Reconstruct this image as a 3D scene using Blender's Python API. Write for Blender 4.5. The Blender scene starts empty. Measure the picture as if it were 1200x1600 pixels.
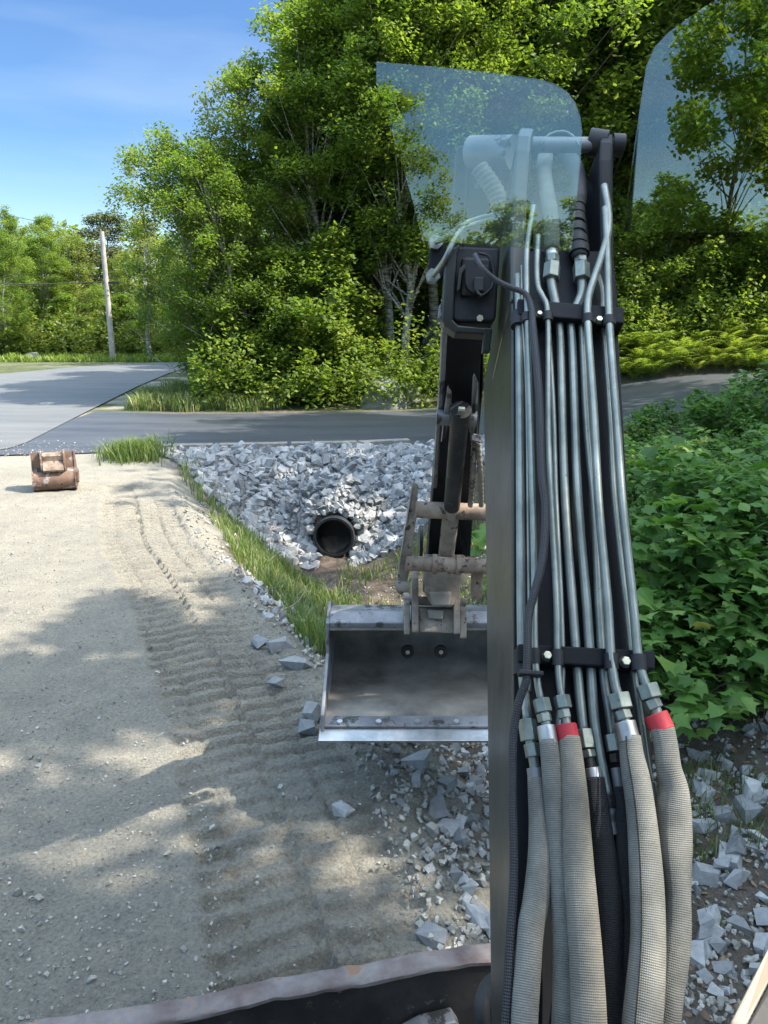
import bpy, bmesh, math, random
import numpy as np
from mathutils import Vector, Matrix

random.seed(7)
RNG = np.random.default_rng(7)
C = bpy.context.scene.collection
scene = bpy.context.scene

# ------------------------------------------------------------------ camera
CAMZ = 2.2
PITCH = math.radians(14.2)
FPX = 1200.0
cam_d = bpy.data.cameras.new("camera")
cam = bpy.data.objects.new("camera", cam_d)
C.objects.link(cam)
cam.location = (0, 0, CAMZ)
cam.rotation_euler = (math.radians(90) - PITCH, 0, 0)
cam_d.sensor_fit = 'VERTICAL'
cam_d.sensor_height = 24.0
cam_d.lens = 24.0 * FPX / 1600.0
cam_d.clip_start = 0.05
cam_d.clip_end = 3000
scene.camera = cam

# ------------------------------------------------------------------ world, sun, exposure
SUN_EL = math.radians(50)
SUN_AZ = math.radians(97)          # from +Y clockwise: behind right of the viewer
SKY_STRENGTH = 0.15
SUN_STRENGTH = 4.0
EXPOSURE = 1.5
w = bpy.data.worlds.new("World")
scene.world = w
w.use_nodes = True
nt = w.node_tree
bg = nt.nodes["Background"]
sky = nt.nodes.new("ShaderNodeTexSky")
sky.sky_type = 'NISHITA'
sky.sun_disc = False
sky.sun_elevation = SUN_EL
sky.sun_rotation = SUN_AZ
sky.air_density = 1.0
sky.dust_density = 0.6
sky.ozone_density = 1.6
# thin high cloud
tc = nt.nodes.new("ShaderNodeTexCoord")
mp = nt.nodes.new("ShaderNodeMapping"); mp.inputs["Scale"].default_value = (1.2, 2.0, 7.0)
ns = nt.nodes.new("ShaderNodeTexNoise"); ns.inputs["Scale"].default_value = 1.6; ns.inputs["Detail"].default_value = 5
rp = nt.nodes.new("ShaderNodeValToRGB"); rp.color_ramp.elements[0].position = 0.5; rp.color_ramp.elements[1].position = 0.85
rp.color_ramp.elements[1].color = (0.3, 0.3, 0.3, 1)
mx = nt.nodes.new("ShaderNodeMixRGB"); mx.inputs[2].default_value = (2.4, 2.7, 3.0, 1)
nt.links.new(tc.outputs["Generated"], mp.inputs[0]); nt.links.new(mp.outputs[0], ns.inputs["Vector"])
nt.links.new(ns.outputs[0], rp.inputs[0]); nt.links.new(rp.outputs[0], mx.inputs[0])
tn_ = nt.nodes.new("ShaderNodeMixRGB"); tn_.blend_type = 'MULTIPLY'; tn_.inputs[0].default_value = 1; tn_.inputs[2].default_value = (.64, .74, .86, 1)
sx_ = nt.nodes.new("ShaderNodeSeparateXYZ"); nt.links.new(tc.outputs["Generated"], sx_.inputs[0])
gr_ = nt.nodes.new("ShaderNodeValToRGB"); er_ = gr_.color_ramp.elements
er_[0].position = 0.03; er_[0].color = (.5, .54, .56, 1); er_[1].position = 0.75; er_[1].color = (3.7, 3.2, 2.4, 1)  # overhead sky brightened out of view as added fill for the shade
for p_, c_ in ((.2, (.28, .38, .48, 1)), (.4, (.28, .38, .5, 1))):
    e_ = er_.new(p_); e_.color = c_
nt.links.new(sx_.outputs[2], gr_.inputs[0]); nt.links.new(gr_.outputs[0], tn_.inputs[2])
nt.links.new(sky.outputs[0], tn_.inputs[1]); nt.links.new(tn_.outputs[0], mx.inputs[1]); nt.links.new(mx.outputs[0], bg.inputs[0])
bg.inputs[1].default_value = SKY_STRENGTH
sd = bpy.data.lights.new("sun", 'SUN')
sd.energy = SUN_STRENGTH; sd.angle = math.radians(0.5); sd.color = (1.0, 0.93, 0.82)
sun = bpy.data.objects.new("sun", sd); C.objects.link(sun)
SUNV = Vector((math.sin(SUN_AZ) * math.cos(SUN_EL), math.cos(SUN_AZ) * math.cos(SUN_EL), math.sin(SUN_EL)))
sun.rotation_euler = SUNV.to_track_quat('Z', 'Y').to_euler()
vs = scene.view_settings
vs.view_transform = 'Standard'; vs.look = 'None'; vs.exposure = EXPOSURE; vs.gamma = 1; vs.use_curve_mapping = False
scene.cycles.max_bounces = 7; scene.cycles.diffuse_bounces = 3; scene.cycles.glossy_bounces = 3
scene.cycles.transmission_bounces = 4; scene.cycles.transparent_max_bounces = 6
scene.cycles.use_denoising = True

# ------------------------------------------------------------------ measuring helpers (photo pixel -> world)
A_ = Vector((0, math.cos(PITCH), -math.sin(PITCH)))
D_ = Vector((0, -math.sin(PITCH), -math.cos(PITCH)))
R_ = Vector((1, 0, 0))
EYE = Vector((0, 0, CAMZ))
def ray(px, py): return A_ + R_ * ((px - 600) / FPX) + D_ * ((py - 800) / FPX)
def P(px, py, depth): return EYE + ray(px, py) * depth
def G(px, py, z=0.0):
    r = ray(px, py); return EYE + r * ((z - CAMZ) / r.z)

# ------------------------------------------------------------------ object helpers
OFF = {}
def thing(name, label, cat, loc=(0, 0, 0), group=None):
    o = bpy.data.objects.new(name, None); C.objects.link(o); o.location = loc
    o.empty_display_size = 0.2
    o['label'] = label; o['category'] = cat
    if group: o['group'] = group
    OFF[o.name] = Vector(loc); return o
def tag(o, label=None, cat=None, group=None, kind=None):
    if label: o['label'] = label
    if cat: o['category'] = cat
    if group: o['group'] = group
    if kind: o['kind'] = kind
    return o
def mk(name, vf, mat, parent=None, smooth=False, uv=None, attr=None, loc=None):
    """link verts/faces as one mesh object; verts in world coordinates (shifted to the parent's place)"""
    v, f = vf[0], vf[1]
    me = bpy.data.meshes.new(name)
    off = OFF.get(parent.name, Vector((0, 0, 0))) if parent else (Vector(loc) if loc is not None else Vector((0, 0, 0)))
    if isinstance(v, np.ndarray):
        v = v.astype(np.float64) - np.array(off)
        npoly, k = f.shape
        me.vertices.add(len(v)); me.vertices.foreach_set("co", v.ravel())
        me.loops.add(npoly * k); me.loops.foreach_set("vertex_index", f.astype(np.int32).ravel())
        me.polygons.add(npoly); me.polygons.foreach_set("loop_start", np.arange(0, npoly * k, k, dtype=np.int32))
        me.polygons.foreach_set("loop_total", np.full(npoly, k, dtype=np.int32))
        me.update(calc_edges=True)
    else:
        me.from_pydata([tuple(Vector(p) - off) for p in v], [], f)
        me.update()
    if len(vf) > 2 and vf[2] is not None:
        ul = me.uv_layers.new(name="UVMap")
        li = np.empty(len(me.loops), dtype=np.int32); me.loops.foreach_get("vertex_index", li)
        ul.data.foreach_set("uv", np.array(vf[2], dtype=np.float32)[li].ravel())
    if attr is not None:
        for an, (dom, arr) in attr.items():
            a = me.attributes.new(an, 'FLOAT', dom); a.data.foreach_set("value", np.asarray(arr, dtype=np.float32))
    if smooth is True:
        me.polygons.foreach_set("use_smooth", np.ones(len(me.polygons), dtype=bool))
    elif not smooth:
        me.polygons.foreach_set("use_smooth", np.zeros(len(me.polygons), dtype=bool))
    else:
        bm = bmesh.new(); bm.from_mesh(me)
        for fa in bm.faces: fa.smooth = True
        for e in bm.edges:
            if len(e.link_faces) == 2 and e.calc_face_angle(0) > smooth: e.smooth = False
        bm.to_mesh(me); bm.free()
    me.materials.append(mat)
    o = bpy.data.objects.new(name, me); C.objects.link(o)
    if parent: o.parent = parent; OFF[o.name] = off
    else:
        o.location = off; OFF[o.name] = off
    return o
def bevel(o, wd=0.004, seg=2):
    m = o.modifiers.new("bevel", 'BEVEL'); m.width = wd; m.segments = seg; m.limit_method = 'ANGLE'; m.angle_limit = math.radians(35)
    return o

class MB:
    def __init__(s): s.v = []; s.f = []; s.uv = []
    def add(s, v, f, uv=None):
        n = len(s.v); s.v += [Vector(p) for p in v]; s.f += [tuple(i + n for i in q) for q in f]
        s.uv += list(uv) if uv else [(0, 0)] * len(v); return s
    def out(s): return (s.v, s.f, s.uv)
    def box(s, c, x, y, z):
        """centre and three half-extent vectors"""
        c = Vector(c); x = Vector(x); y = Vector(y); z = Vector(z)
        p = [c + x * a + y * b + z * d for a in (-1, 1) for b in (-1, 1) for d in (-1, 1)]
        if x.cross(y).dot(z) > 0: F = [(0, 1, 3, 2), (4, 6, 7, 5), (0, 4, 5, 1), (2, 3, 7, 6), (0, 2, 6, 4), (1, 5, 7, 3)]
        else: F = [(0, 2, 3, 1), (4, 5, 7, 6), (0, 1, 5, 4), (2, 6, 7, 3), (0, 4, 6, 2), (1, 3, 7, 5)]
        return s.add(p, F)
    def prism(s, pts, ext):
        """closed polygon pts (3D) extruded by vector ext"""
        n = len(pts); pts = [Vector(p) for p in pts]; ext = Vector(ext)
        v = pts + [p + ext for p in pts]
        nrm = Vector((0, 0, 0))
        for i in range(n):
            a, b = pts[i], pts[(i + 1) % n]; nrm += a.cross(b)
        F = [tuple(range(n)), tuple(range(2 * n - 1, n - 1, -1))]
        F += [(i, i + n, (i + 1) % n + n, (i + 1) % n) for i in range(n)]
        if nrm.dot(ext) > 0: F = [tuple(reversed(q)) for q in F]
        return s.add(v, F)
    def cyl(s, a, b, r, r2=None, n=16, phase=0.0):
        a = Vector(a); b = Vector(b); d = (b - a).normalized()
        u = d.orthogonal().normalized(); t = d.cross(u)
        r2 = r if r2 is None else r2
        v = []; uv = []
        L = (b - a).length
        for (c, rr, l) in ((a, r, 0), (b, r2, L)):
            for i in range(n):
                an = 2 * math.pi * i / n + phase; v.append(c + u * math.cos(an) * rr + t * math.sin(an) * rr); uv.append((i / n, l))
        F = [(i, (i + 1) % n, n + (i + 1) % n, n + i) for i in range(n)] + [tuple(range(n - 1, -1, -1)), tuple(range(n, 2 * n))]
        return s.add(v, F, uv)

def catmull(pts, rad, step):
    pts = [Vector(p) for p in pts]; n = len(pts)
    out = []; ro = []
    for i in range(n - 1):
        p0 = pts[i - 1] if i > 0 else pts[i] * 2 - pts[i + 1]
        p1, p2 = pts[i], pts[i + 1]
        p3 = pts[i + 2] if i + 2 < n else p2 * 2 - p1
        d0 = max((p1 - p0).length, 1e-6) ** .5; d1 = max((p2 - p1).length, 1e-6) ** .5; d2 = max((p3 - p2).length, 1e-6) ** .5
        t0, t1 = 0, d0; t2 = t1 + d1; t3 = t2 + d2
        k = max(2, int((p2 - p1).length / step))
        for j in range(k):
            u = j / k; t = t1 + (t2 - t1) * u
            a1 = p0 * ((t1 - t) / (t1 - t0)) + p1 * ((t - t0) / (t1 - t0))
            a2 = p1 * ((t2 - t) / (t2 - t1)) + p2 * ((t - t1) / (t2 - t1))
            a3 = p2 * ((t3 - t) / (t3 - t2)) + p3 * ((t - t2) / (t3 - t2))
            b1 = a1 * ((t2 - t) / (t2 - t0)) + a2 * ((t - t0) / (t2 - t0))
            b2 = a2 * ((t3 - t) / (t3 - t1)) + a3 * ((t - t1) / (t3 - t1))
            out.append(b1 * ((t2 - t) / (t2 - t1)) + b2 * ((t - t1) / (t2 - t1)))
            ro.append(rad[i] * (1 - u) + rad[i + 1] * u)
    out.append(pts[-1]); ro.append(rad[-1]); return out, ro
def tube(pts, rad, n=14, step=0.02, wob=None, smoothpath=True, flat=1.0):
    if not isinstance(rad, (list, tuple)): rad = [rad] * len(pts)
    P_, Rr = catmull(pts, rad, step) if smoothpath else ([Vector(p) for p in pts], list(rad))
    v = []; f = []; uv = []; L = 0
    t = (P_[1] - P_[0]).normalized(); u = t.orthogonal().normalized()
    for i, p in enumerate(P_):
        tt = (P_[min(i + 1, len(P_) - 1)] - P_[max(i - 1, 0)]).normalized()
        u = (u - tt * u.dot(tt)).normalized(); s = tt.cross(u)
        if i: L += (p - P_[i - 1]).length
        for k in range(n + 1):
            a = 2 * math.pi * k / n
            rr = Rr[i] * (wob(L, a) if wob else 1.0)
            v.append(p + u * math.cos(a) * rr + s * math.sin(a) * rr * flat); uv.append((k / n, L))
    m = n + 1
    for i in range(len(P_) - 1):
        for k in range(n): f.append((i * m + k, i * m + k + 1, (i + 1) * m + k + 1, (i + 1) * m + k))
    f.append(tuple(range(n - 1, -1, -1))); b = (len(P_) - 1) * m; f.append(tuple(range(b, b + n)))
    return v, f, uv

# ------------------------------------------------------------------ materials
def new_mat(name):
    m = bpy.data.materials.new(name); m.use_nodes = True
    return m, m.node_tree, m.node_tree.nodes["Principled BSDF"]
def nd(t, typ, **kw):
    n = t.nodes.new(typ)
    for k, v in kw.items(): setattr(n, k, v)
    return n
def noise(t, scale, detail=4, rough=0.6, coord='Object', vec=None):
    if vec is None:
        c = nd(t, "ShaderNodeTexCoord"); vec = c.outputs[coord]
    n = nd(t, "ShaderNodeTexNoise"); n.inputs["Scale"].default_value = scale; n.inputs["Detail"].default_value = detail; n.inputs["Roughness"].default_value = rough
    t.links.new(vec, n.inputs["Vector"]); return n.outputs[0]
def ramp(t, fac, stops, interp='LINEAR'):
    r = nd(t, "ShaderNodeValToRGB"); r.color_ramp.interpolation = interp
    e = r.color_ramp.elements
    e[0].position, e[0].color = stops[0][0], tuple(stops[0][1]) + (1,)
    e[1].position, e[1].color = stops[-1][0], tuple(stops[-1][1]) + (1,)
    for p_, c_ in stops[1:-1]:
        x = e.new(p_); x.color = tuple(c_) + (1,)
    t.links.new(fac, r.inputs[0]); return r.outputs[0]
def mix(t, fac, a, b, mode='MIX'):
    m = nd(t, "ShaderNodeMixRGB", blend_type=mode)
    for i, x in ((0, fac), (1, a), (2, b)):
        if isinstance(x, (int, float)): m.inputs[i].default_value = x
        elif isinstance(x, tuple): m.inputs[i].default_value = x + (1,) if len(x) == 3 else x
        else: t.links.new(x, m.inputs[i])
    return m.outputs[0]
def math_(t, op, a, b=0.0):
    m = nd(t, "ShaderNodeMath", operation=op)
    for i, x in ((0, a), (1, b)):
        if isinstance(x, (int, float)): m.inputs[i].default_value = x
        else: t.links.new(x, m.inputs[i])
    return m.outputs[0]
def bump(t, bs, h, strength=0.4, dist=0.01):
    b = nd(t, "ShaderNodeBump"); b.inputs["Strength"].default_value = strength; b.inputs["Distance"].default_value = dist
    t.links.new(h, b.inputs["Height"]); t.links.new(b.outputs[0], bs.inputs["Normal"])
def attr(t, name):
    a = nd(t, "ShaderNodeAttribute"); a.attribute_name = name; return a.outputs["Fac"]

def metal_mat(name, c1, c2, rough=0.4, metallic=0.0, scale=6, spots=None, bumpd=0.0008, spotscale=30, spotpos=0.62, r2=None):
    m, t, b = new_mat(name)
    n = noise(t, scale, 6, .65)
    col = ramp(t, n, [(0.35, c1), (0.68, c2)])
    if spots:
        s = noise(t, spotscale, 4, .7)
        msk = ramp(t, s, [(spotpos, (0, 0, 0)), (spotpos + .06, (1, 1, 1))])
        col = mix(t, msk, col, spots)
    t.links.new(col, b.inputs["Base Color"])
    b.inputs["Metallic"].default_value = metallic
    rr = nd(t, "ShaderNodeMapRange"); rr.inputs[3].default_value = rough; rr.inputs[4].default_value = r2 if r2 else min(1, rough + .25)
    t.links.new(noise(t, scale * 2.3, 5), rr.inputs[0]); t.links.new(rr.outputs[0], b.inputs["Roughness"])
    bump(t, b, noise(t, 90, 5, .7), .5, bumpd)
    return m
M = {}
M['black_paint'] = metal_mat('black_paint', (.006, .007, .009), (.014, .015, .018), .5, 0, 5, (.07, .065, .055), .0003, 60, .7)
M['black_paint'].node_tree.nodes['Principled BSDF'].inputs['Specular IOR Level'].default_value = .25
M['boom_side'] = metal_mat('boom_side_olive_sheen', (.025, .027, .023), (.06, .062, .05), .2, .25, 3, (.2, .19, .16), .0003, 80, .72)  # black paint tinted olive; the side's reflected light is put into the colour
M['black_steel'] = metal_mat('black_steel', (.018, .018, .02), (.045, .042, .04), .4, .3, 8, (.12, .1, .08), .0008, 25, .62)
M['zinc'] = metal_mat('zinc_tube', (.2, .225, .205), (.38, .41, .37), .34, .75, 9, (.12, .13, .12), .0002, 45, .66)
M['zinc_dull'] = metal_mat('zinc_fitting', (.2, .23, .21), (.34, .37, .32), .38, .75, 25, (.16, .16, .13), .0006, 90, .64)
M['bright_steel'] = metal_mat('bright_steel', (.38, .39, .39), (.6, .6, .58), .3, .9, 14, (.4, .38, .34), .0004, 70, .68)
M['bolt'] = metal_mat('zinc_bolt', (.62, .58, .4), (.8, .77, .6), .3, .8, 40, None, .0002)
M['red_band'] = metal_mat('red_band', (.42, .02, .03), (.58, .05, .06), .45, 0, 20, (.75, .6, .55), .0005, 130, .7)
M['rubber'] = metal_mat('rubber', (.01, .01, .011), (.03, .03, .032), .5, 0, 12, None, .001)
M['rust'] = metal_mat('rusty_steel', (.15, .1, .07), (.38, .3, .23), .65, .15, 9, (.07, .05, .04), .002, 22, .58)
M['bucket_rust'] = metal_mat('bucket_rust', (.1, .062, .045), (.25, .15, .1), .6, .1, 5, (.33, .3, .29), .002, 9, .55)
M['mud_steel'] = metal_mat('muddy_steel', (.16, .135, .11), (.36, .31, .25), .7, .1, 10, (.06, .045, .035), .002, 18, .58)
M['rail'] = metal_mat('rusted_mud_rail', (.14, .095, .085), (.3, .27, .25), .75, .05, 7, (.3, .17, .1), .002, 14, .6)
M['worn'] = metal_mat('worn_steel', (.14, .14, .15), (.3, .3, .3), .42, .55, 4, (.07, .065, .06), .0008, 10, .56)
M['worn_dark'] = metal_mat('worn_dark_steel', (.13, .12, .105), (.36, .325, .27), .48, .4, 3.2, (.3, .28, .25), .001, 7, .66)
M['concrete'] = metal_mat('kerb_concrete', (.2, .18, .15), (.34, .31, .27), .85, 0, 9, (.12, .1, .08), .003, 30, .6)
M['beige'] = metal_mat('beige_plastic', (.3, .25, .19), (.36, .3, .23), .6, 0, 8, None, .0005)
M['wood_pole'] = metal_mat('weathered_wood', (.28, .265, .24), (.42, .4, .37), .85, 0, 3, None, .003)
M['pipe'] = metal_mat('culvert_plastic', (.01, .011, .013), (.028, .03, .033), .45, 0, 8, None, .001)
def sleeve_mat(name, c1, c2, ribs=420, dark=.35, fleck=True):
    m, t, b = new_mat(name)
    c = nd(t, "ShaderNodeTexCoord"); sp = nd(t, "ShaderNodeSeparateXYZ"); t.links.new(c.outputs["UV"], sp.inputs[0])
    rib = math_(t, 'SINE', math_(t, 'MULTIPLY', sp.outputs[1], 2 * math.pi * ribs))
    rib = math_(t, 'ADD', math_(t, 'MULTIPLY', rib, .5), .5)
    wv = math_(t, 'SINE', math_(t, 'MULTIPLY', sp.outputs[0], 2 * math.pi * 56))
    wv = math_(t, 'ADD', math_(t, 'MULTIPLY', wv, .3), .6)
    hh = math_(t, 'MULTIPLY', rib, wv)
    n = noise(t, 11, 6, .7)
    col = ramp(t, n, [(.3, c1), (.7, c2)])
    col = mix(t, hh, mix(t, 1.0, col, (dark, dark, dark), 'MULTIPLY'), col)
    if fleck:
        s = ramp(t, noise(t, 170, 3, .7), [(.70, (0, 0, 0)), (.78, (1, 1, 1))])
        col = mix(t, mix(t, 1., s, (.5, .5, .5), 'MULTIPLY'), col, (.3, .29, .26))
    t.links.new(col, b.inputs["Base Color"]); b.inputs["Roughness"].default_value = .85
    bb = math_(t, 'ADD', hh, math_(t, 'MULTIPLY', noise(t, 30, 4), 1.5))
    bump(t, b, bb, .7, .0012)
    return m
M['sleeve'] = sleeve_mat('grey_fabric_sleeve', (.18, .177, .152), (.4, .385, .33), 330, .56)
M['sleeve_brown'] = sleeve_mat('brownish_fabric_sleeve', (.2, .18, .145), (.41, .375, .3), 330, .56)
M['sleeve_black'] = sleeve_mat('black_fabric_sleeve', (.02, .021, .024), (.045, .045, .048), 330, .5)
def braid_mat():
    m, t, b = new_mat('braided_cable')
    c = nd(t, "ShaderNodeTexCoord"); sp = nd(t, "ShaderNodeSeparateXYZ"); t.links.new(c.outputs["UV"], sp.inputs[0])
    x = math_(t, 'MULTIPLY', sp.outputs[0], 2 * math.pi * 7); y = math_(t, 'MULTIPLY', sp.outputs[1], 2 * math.pi * 130)
    h = math_(t, 'MULTIPLY', math_(t, 'SINE', math_(t, 'ADD', x, y)), math_(t, 'SINE', math_(t, 'SUBTRACT', x, y)))
    h = math_(t, 'ADD', math_(t, 'MULTIPLY', h, .5), .5)
    col = ramp(t, h, [(.3, (.008, .008, .01)), (.8, (.05, .052, .058))])
    t.links.new(col, b.inputs["Base Color"]); b.inputs["Roughness"].default_value = .5
    bump(t, b, h, .8, .001); return m
M['braid'] = braid_mat()
def leaf_mat(name, stops, trans=.4):
    m, t, b = new_mat(name)
    oi = nd(t, "ShaderNodeObjectInfo")
    f = math_(t, 'ADD', math_(t, 'MULTIPLY', attr(t, 'tone'), .8), math_(t, 'MULTIPLY', oi.outputs["Random"], .2))
    col = ramp(t, f, stops)
    t.links.new(col, b.inputs["Base Color"]); b.inputs["Roughness"].default_value = .55
    b.inputs["Specular IOR Level"].default_value = .35
    tr = nd(t, "ShaderNodeBsdfTranslucent")
    t.links.new(mix(t, 1.0, col, (1.5, 1.55, .75), 'MULTIPLY'), tr.inputs[0])
    ms = nd(t, "ShaderNodeMixShader"); ms.inputs[0].default_value = trans
    t.links.new(b.outputs[0], ms.inputs[1]); t.links.new(tr.outputs[0], ms.inputs[2])
    t.links.new(ms.outputs[0], t.nodes["Material Output"].inputs[0]); return m
M['leaf'] = leaf_mat('broad_leaf', [(.0, (.055, .1, .02)), (.45, (.13, .2, .032)), (.8, (.21, .27, .045)), (1., (.29, .31, .07))], .5)
M['leaf_yellow'] = leaf_mat('light_leaf', [(.0, (.1, .15, .03)), (.5, (.18, .23, .045)), (1., (.29, .29, .08))], .45)
M['leaf_shrub'] = leaf_mat('shrub_leaf', [(.0, (.055, .13, .03)), (.5, (.12, .24, .05)), (.93, (.22, .32, .08)), (.96, (.3, .14, .1)), (1., (.38, .2, .13))])
M['pine_needle'] = leaf_mat('pine_needle', [(.0, (.06, .085, .025)), (.6, (.12, .13, .035)), (1., (.24, .17, .06))], .2)
M['litter'] = leaf_mat('dry_leaf', [(.0, (.08, .05, .03)), (.6, (.2, .13, .08)), (1., (.34, .27, .18))], .15)
M['grass'] = leaf_mat('grass_blade', [(.0, (.07, .115, .03)), (.55, (.13, .19, .055)), (.8, (.22, .25, .1)), (1., (.45, .4, .23))], .4)
M['fern'] = leaf_mat('fern_frond', [(.0, (.1, .16, .03)), (.6, (.2, .27, .05)), (1., (.32, .34, .1))], .45)
def bark_mat(name, c1, c2, birch=False):
    m, t, b = new_mat(name)
    c = nd(t, "ShaderNodeTexCoord"); mp_ = nd(t, "ShaderNodeMapping"); mp_.inputs["Scale"].default_value = (6, 6, 1.2) if not birch else (1.5, 1.5, 9)
    t.links.new(c.outputs["Object"], mp_.inputs[0])
    n = noise(t, 2.2, 6, .7, vec=mp_.outputs[0])
    t.links.new(ramp(t, n, [(.4, c1), (.58, c2)]), b.inputs["Base Color"]); b.inputs["Roughness"].default_value = .9
    bump(t, b, n, .6, .02); return m
M['bark'] = bark_mat('bark', (.07, .055, .042), (.17, .145, .12))
M['birch'] = bark_mat('birch_bark', (.12, .1, .085), (.55, .53, .48), True)
def ground_mat():
    m, t, b = new_mat('gravel_ground')
    n1 = noise(t, .7, 5); n2 = noise(t, 60, 5, .75); n3 = noise(t, 240, 3, .8)
    col = ramp(t, n1, [(.35, (.37, .348, .288)), (.65, (.46, .425, .345))])
    col = mix(t, .75, col, ramp(t, n2, [(.3, (.3, .3, .3)), (.45, (.8, .8, .8)), (.7, (1.3, 1.3, 1.26))]), 'MULTIPLY')
    col = mix(t, 1.0, col, ramp(t, noise(t, 4.5, 6, .75), [(.32, (.8, .8, .82)), (.68, (1.08, 1.06, 1.03))]), 'MULTIPLY')
    soil = ramp(t, noise(t, 5, 7, .7), [(.35, (.075, .055, .04)), (.55, (.16, .12, .09)), (.72, (.27, .24, .2))])
    col = mix(t, attr(t, 'soil'), col, soil)
    green = ramp(t, noise(t, 3, 5), [(.35, (.05, .07, .02)), (.7, (.13, .14, .05))])
    col = mix(t, attr(t, 'green'), col, green)
    t.links.new(col, b.inputs["Base Color"]); b.inputs["Roughness"].default_value = .95
    v = nd(t, "ShaderNodeTexVoronoi"); v.inputs["Scale"].default_value = 70
    c = nd(t, "ShaderNodeTexCoord"); t.links.new(c.outputs["Object"], v.inputs["Vector"])
    h = math_(t, 'ADD', math_(t, 'MULTIPLY', v.outputs[0], -.6), math_(t, 'ADD', n2, math_(t, 'MULTIPLY', n3, .5)))
    bump(t, b, h, .95, .026); return m
M['ground'] = ground_mat()
def asphalt_mat(name, c1, c2, rough):
    m, t, b = new_mat(name)
    c = nd(t, "ShaderNodeTexCoord"); mp_ = nd(t, "ShaderNodeMapping"); mp_.inputs["Scale"].default_value = (.25, 1.6, 1)
    t.links.new(c.outputs["Object"], mp_.inputs[0])
    col = ramp(t, noise(t, 1.2, 6, .65, vec=mp_.outputs[0]), [(.35, c1), (.7, c2)])
    col = mix(t, .6, col, ramp(t, noise(t, 90, 3, .8), [(.3, (.6, .6, .6)), (.7, (1.3, 1.3, 1.3))]), 'MULTIPLY')
    t.links.new(col, b.inputs["Base Color"]); b.inputs["Roughness"].default_value = rough
    bump(t, b, noise(t, 140, 3, .8), .5, .006); return m
M['new_asphalt'] = asphalt_mat('new_asphalt', (.045, .05, .06), (.085, .09, .1), .5)
M['old_asphalt'] = asphalt_mat('old_asphalt', (.1, .108, .112), (.15, .155, .153), .8)
def stone_mat(name, c1, c2, c3):
    m, t, b = new_mat(name)
    col = ramp(t, attr(t, 'tone'), [(0, c1), (.5, c2), (1, c3)])
    col = mix(t, .7, col, ramp(t, noise(t, 25, 6, .7), [(.3, (.6, .6, .6)), (.7, (1.2, 1.2, 1.2))]), 'MULTIPLY')
    t.links.new(col, b.inputs["Base Color"]); b.inputs["Roughness"].default_value = .8
    bump(t, b, noise(t, 60, 5, .7), .5, .006); return m
M['stone'] = stone_mat('crushed_stone', (.17, .175, .175), (.3, .3, .295), (.47, .465, .45))
M['pebble'] = stone_mat('pebble', (.2, .195, .175), (.34, .325, .28), (.44, .42, .37))
M['boulder'] = stone_mat('mossy_boulder', (.1, .11, .08), (.15, .16, .12), (.2, .2, .16))
M['twig'] = bark_mat('twig_bark', (.2, .14, .09), (.42, .34, .24))
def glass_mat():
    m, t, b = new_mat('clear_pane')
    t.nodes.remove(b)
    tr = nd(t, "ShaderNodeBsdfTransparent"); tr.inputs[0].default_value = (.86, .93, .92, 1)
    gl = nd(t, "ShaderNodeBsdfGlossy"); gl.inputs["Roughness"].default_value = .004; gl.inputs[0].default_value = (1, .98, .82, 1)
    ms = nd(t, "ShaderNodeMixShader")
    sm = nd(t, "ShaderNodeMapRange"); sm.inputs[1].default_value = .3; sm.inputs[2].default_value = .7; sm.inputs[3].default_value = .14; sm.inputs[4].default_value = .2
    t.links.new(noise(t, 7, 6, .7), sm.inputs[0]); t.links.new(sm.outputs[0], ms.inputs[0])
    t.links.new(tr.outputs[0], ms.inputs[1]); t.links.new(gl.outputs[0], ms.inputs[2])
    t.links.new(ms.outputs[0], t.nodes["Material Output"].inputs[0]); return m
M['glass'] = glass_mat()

# ------------------------------------------------------------------ terrain
def vnoise(x, y, seed=0):
    xi = np.floor(x).astype(np.int64); yi = np.floor(y).astype(np.int64)
    xf = x - xi; yf = y - yi
    def h(a, b):
        n = (a * 374761393 + b * 668265263 + seed * 974711) & 0x7fffffff
        n = ((n ^ (n >> 13)) * 1274126177) & 0x7fffffff
        return ((n ^ (n >> 16)) & 0xffff) / 65535.0
    u = xf * xf * (3 - 2 * xf); v = yf * yf * (3 - 2 * yf)
    return (h(xi, yi) * (1 - u) + h(xi + 1, yi) * u) * (1 - v) + (h(xi, yi + 1) * (1 - u) + h(xi + 1, yi + 1) * u) * v
def sstep(a, b, x):
    t = np.clip((x - a) / (b - a), 0, 1); return t * t * (3 - 2 * t)
EF = [-6, 0, 2.5, 3.45, 4.5, 5.5, 7.4, 10, 12, 13.5]
EX = [.9, .45, .22, -.02, -.35, -.82, -1.73, -2.75, -3.6, -4.2]
def edge(f): return np.interp(f, EF, EX)
def Fd(x): return 12.75 + .12 * np.clip(x + 3.5, 0, 12)       # near edge of the side road
def zdrive(x): return .85 * sstep(0.3, 9, x)
def drive_w(x): return 5.2 + 0 * x
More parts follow.
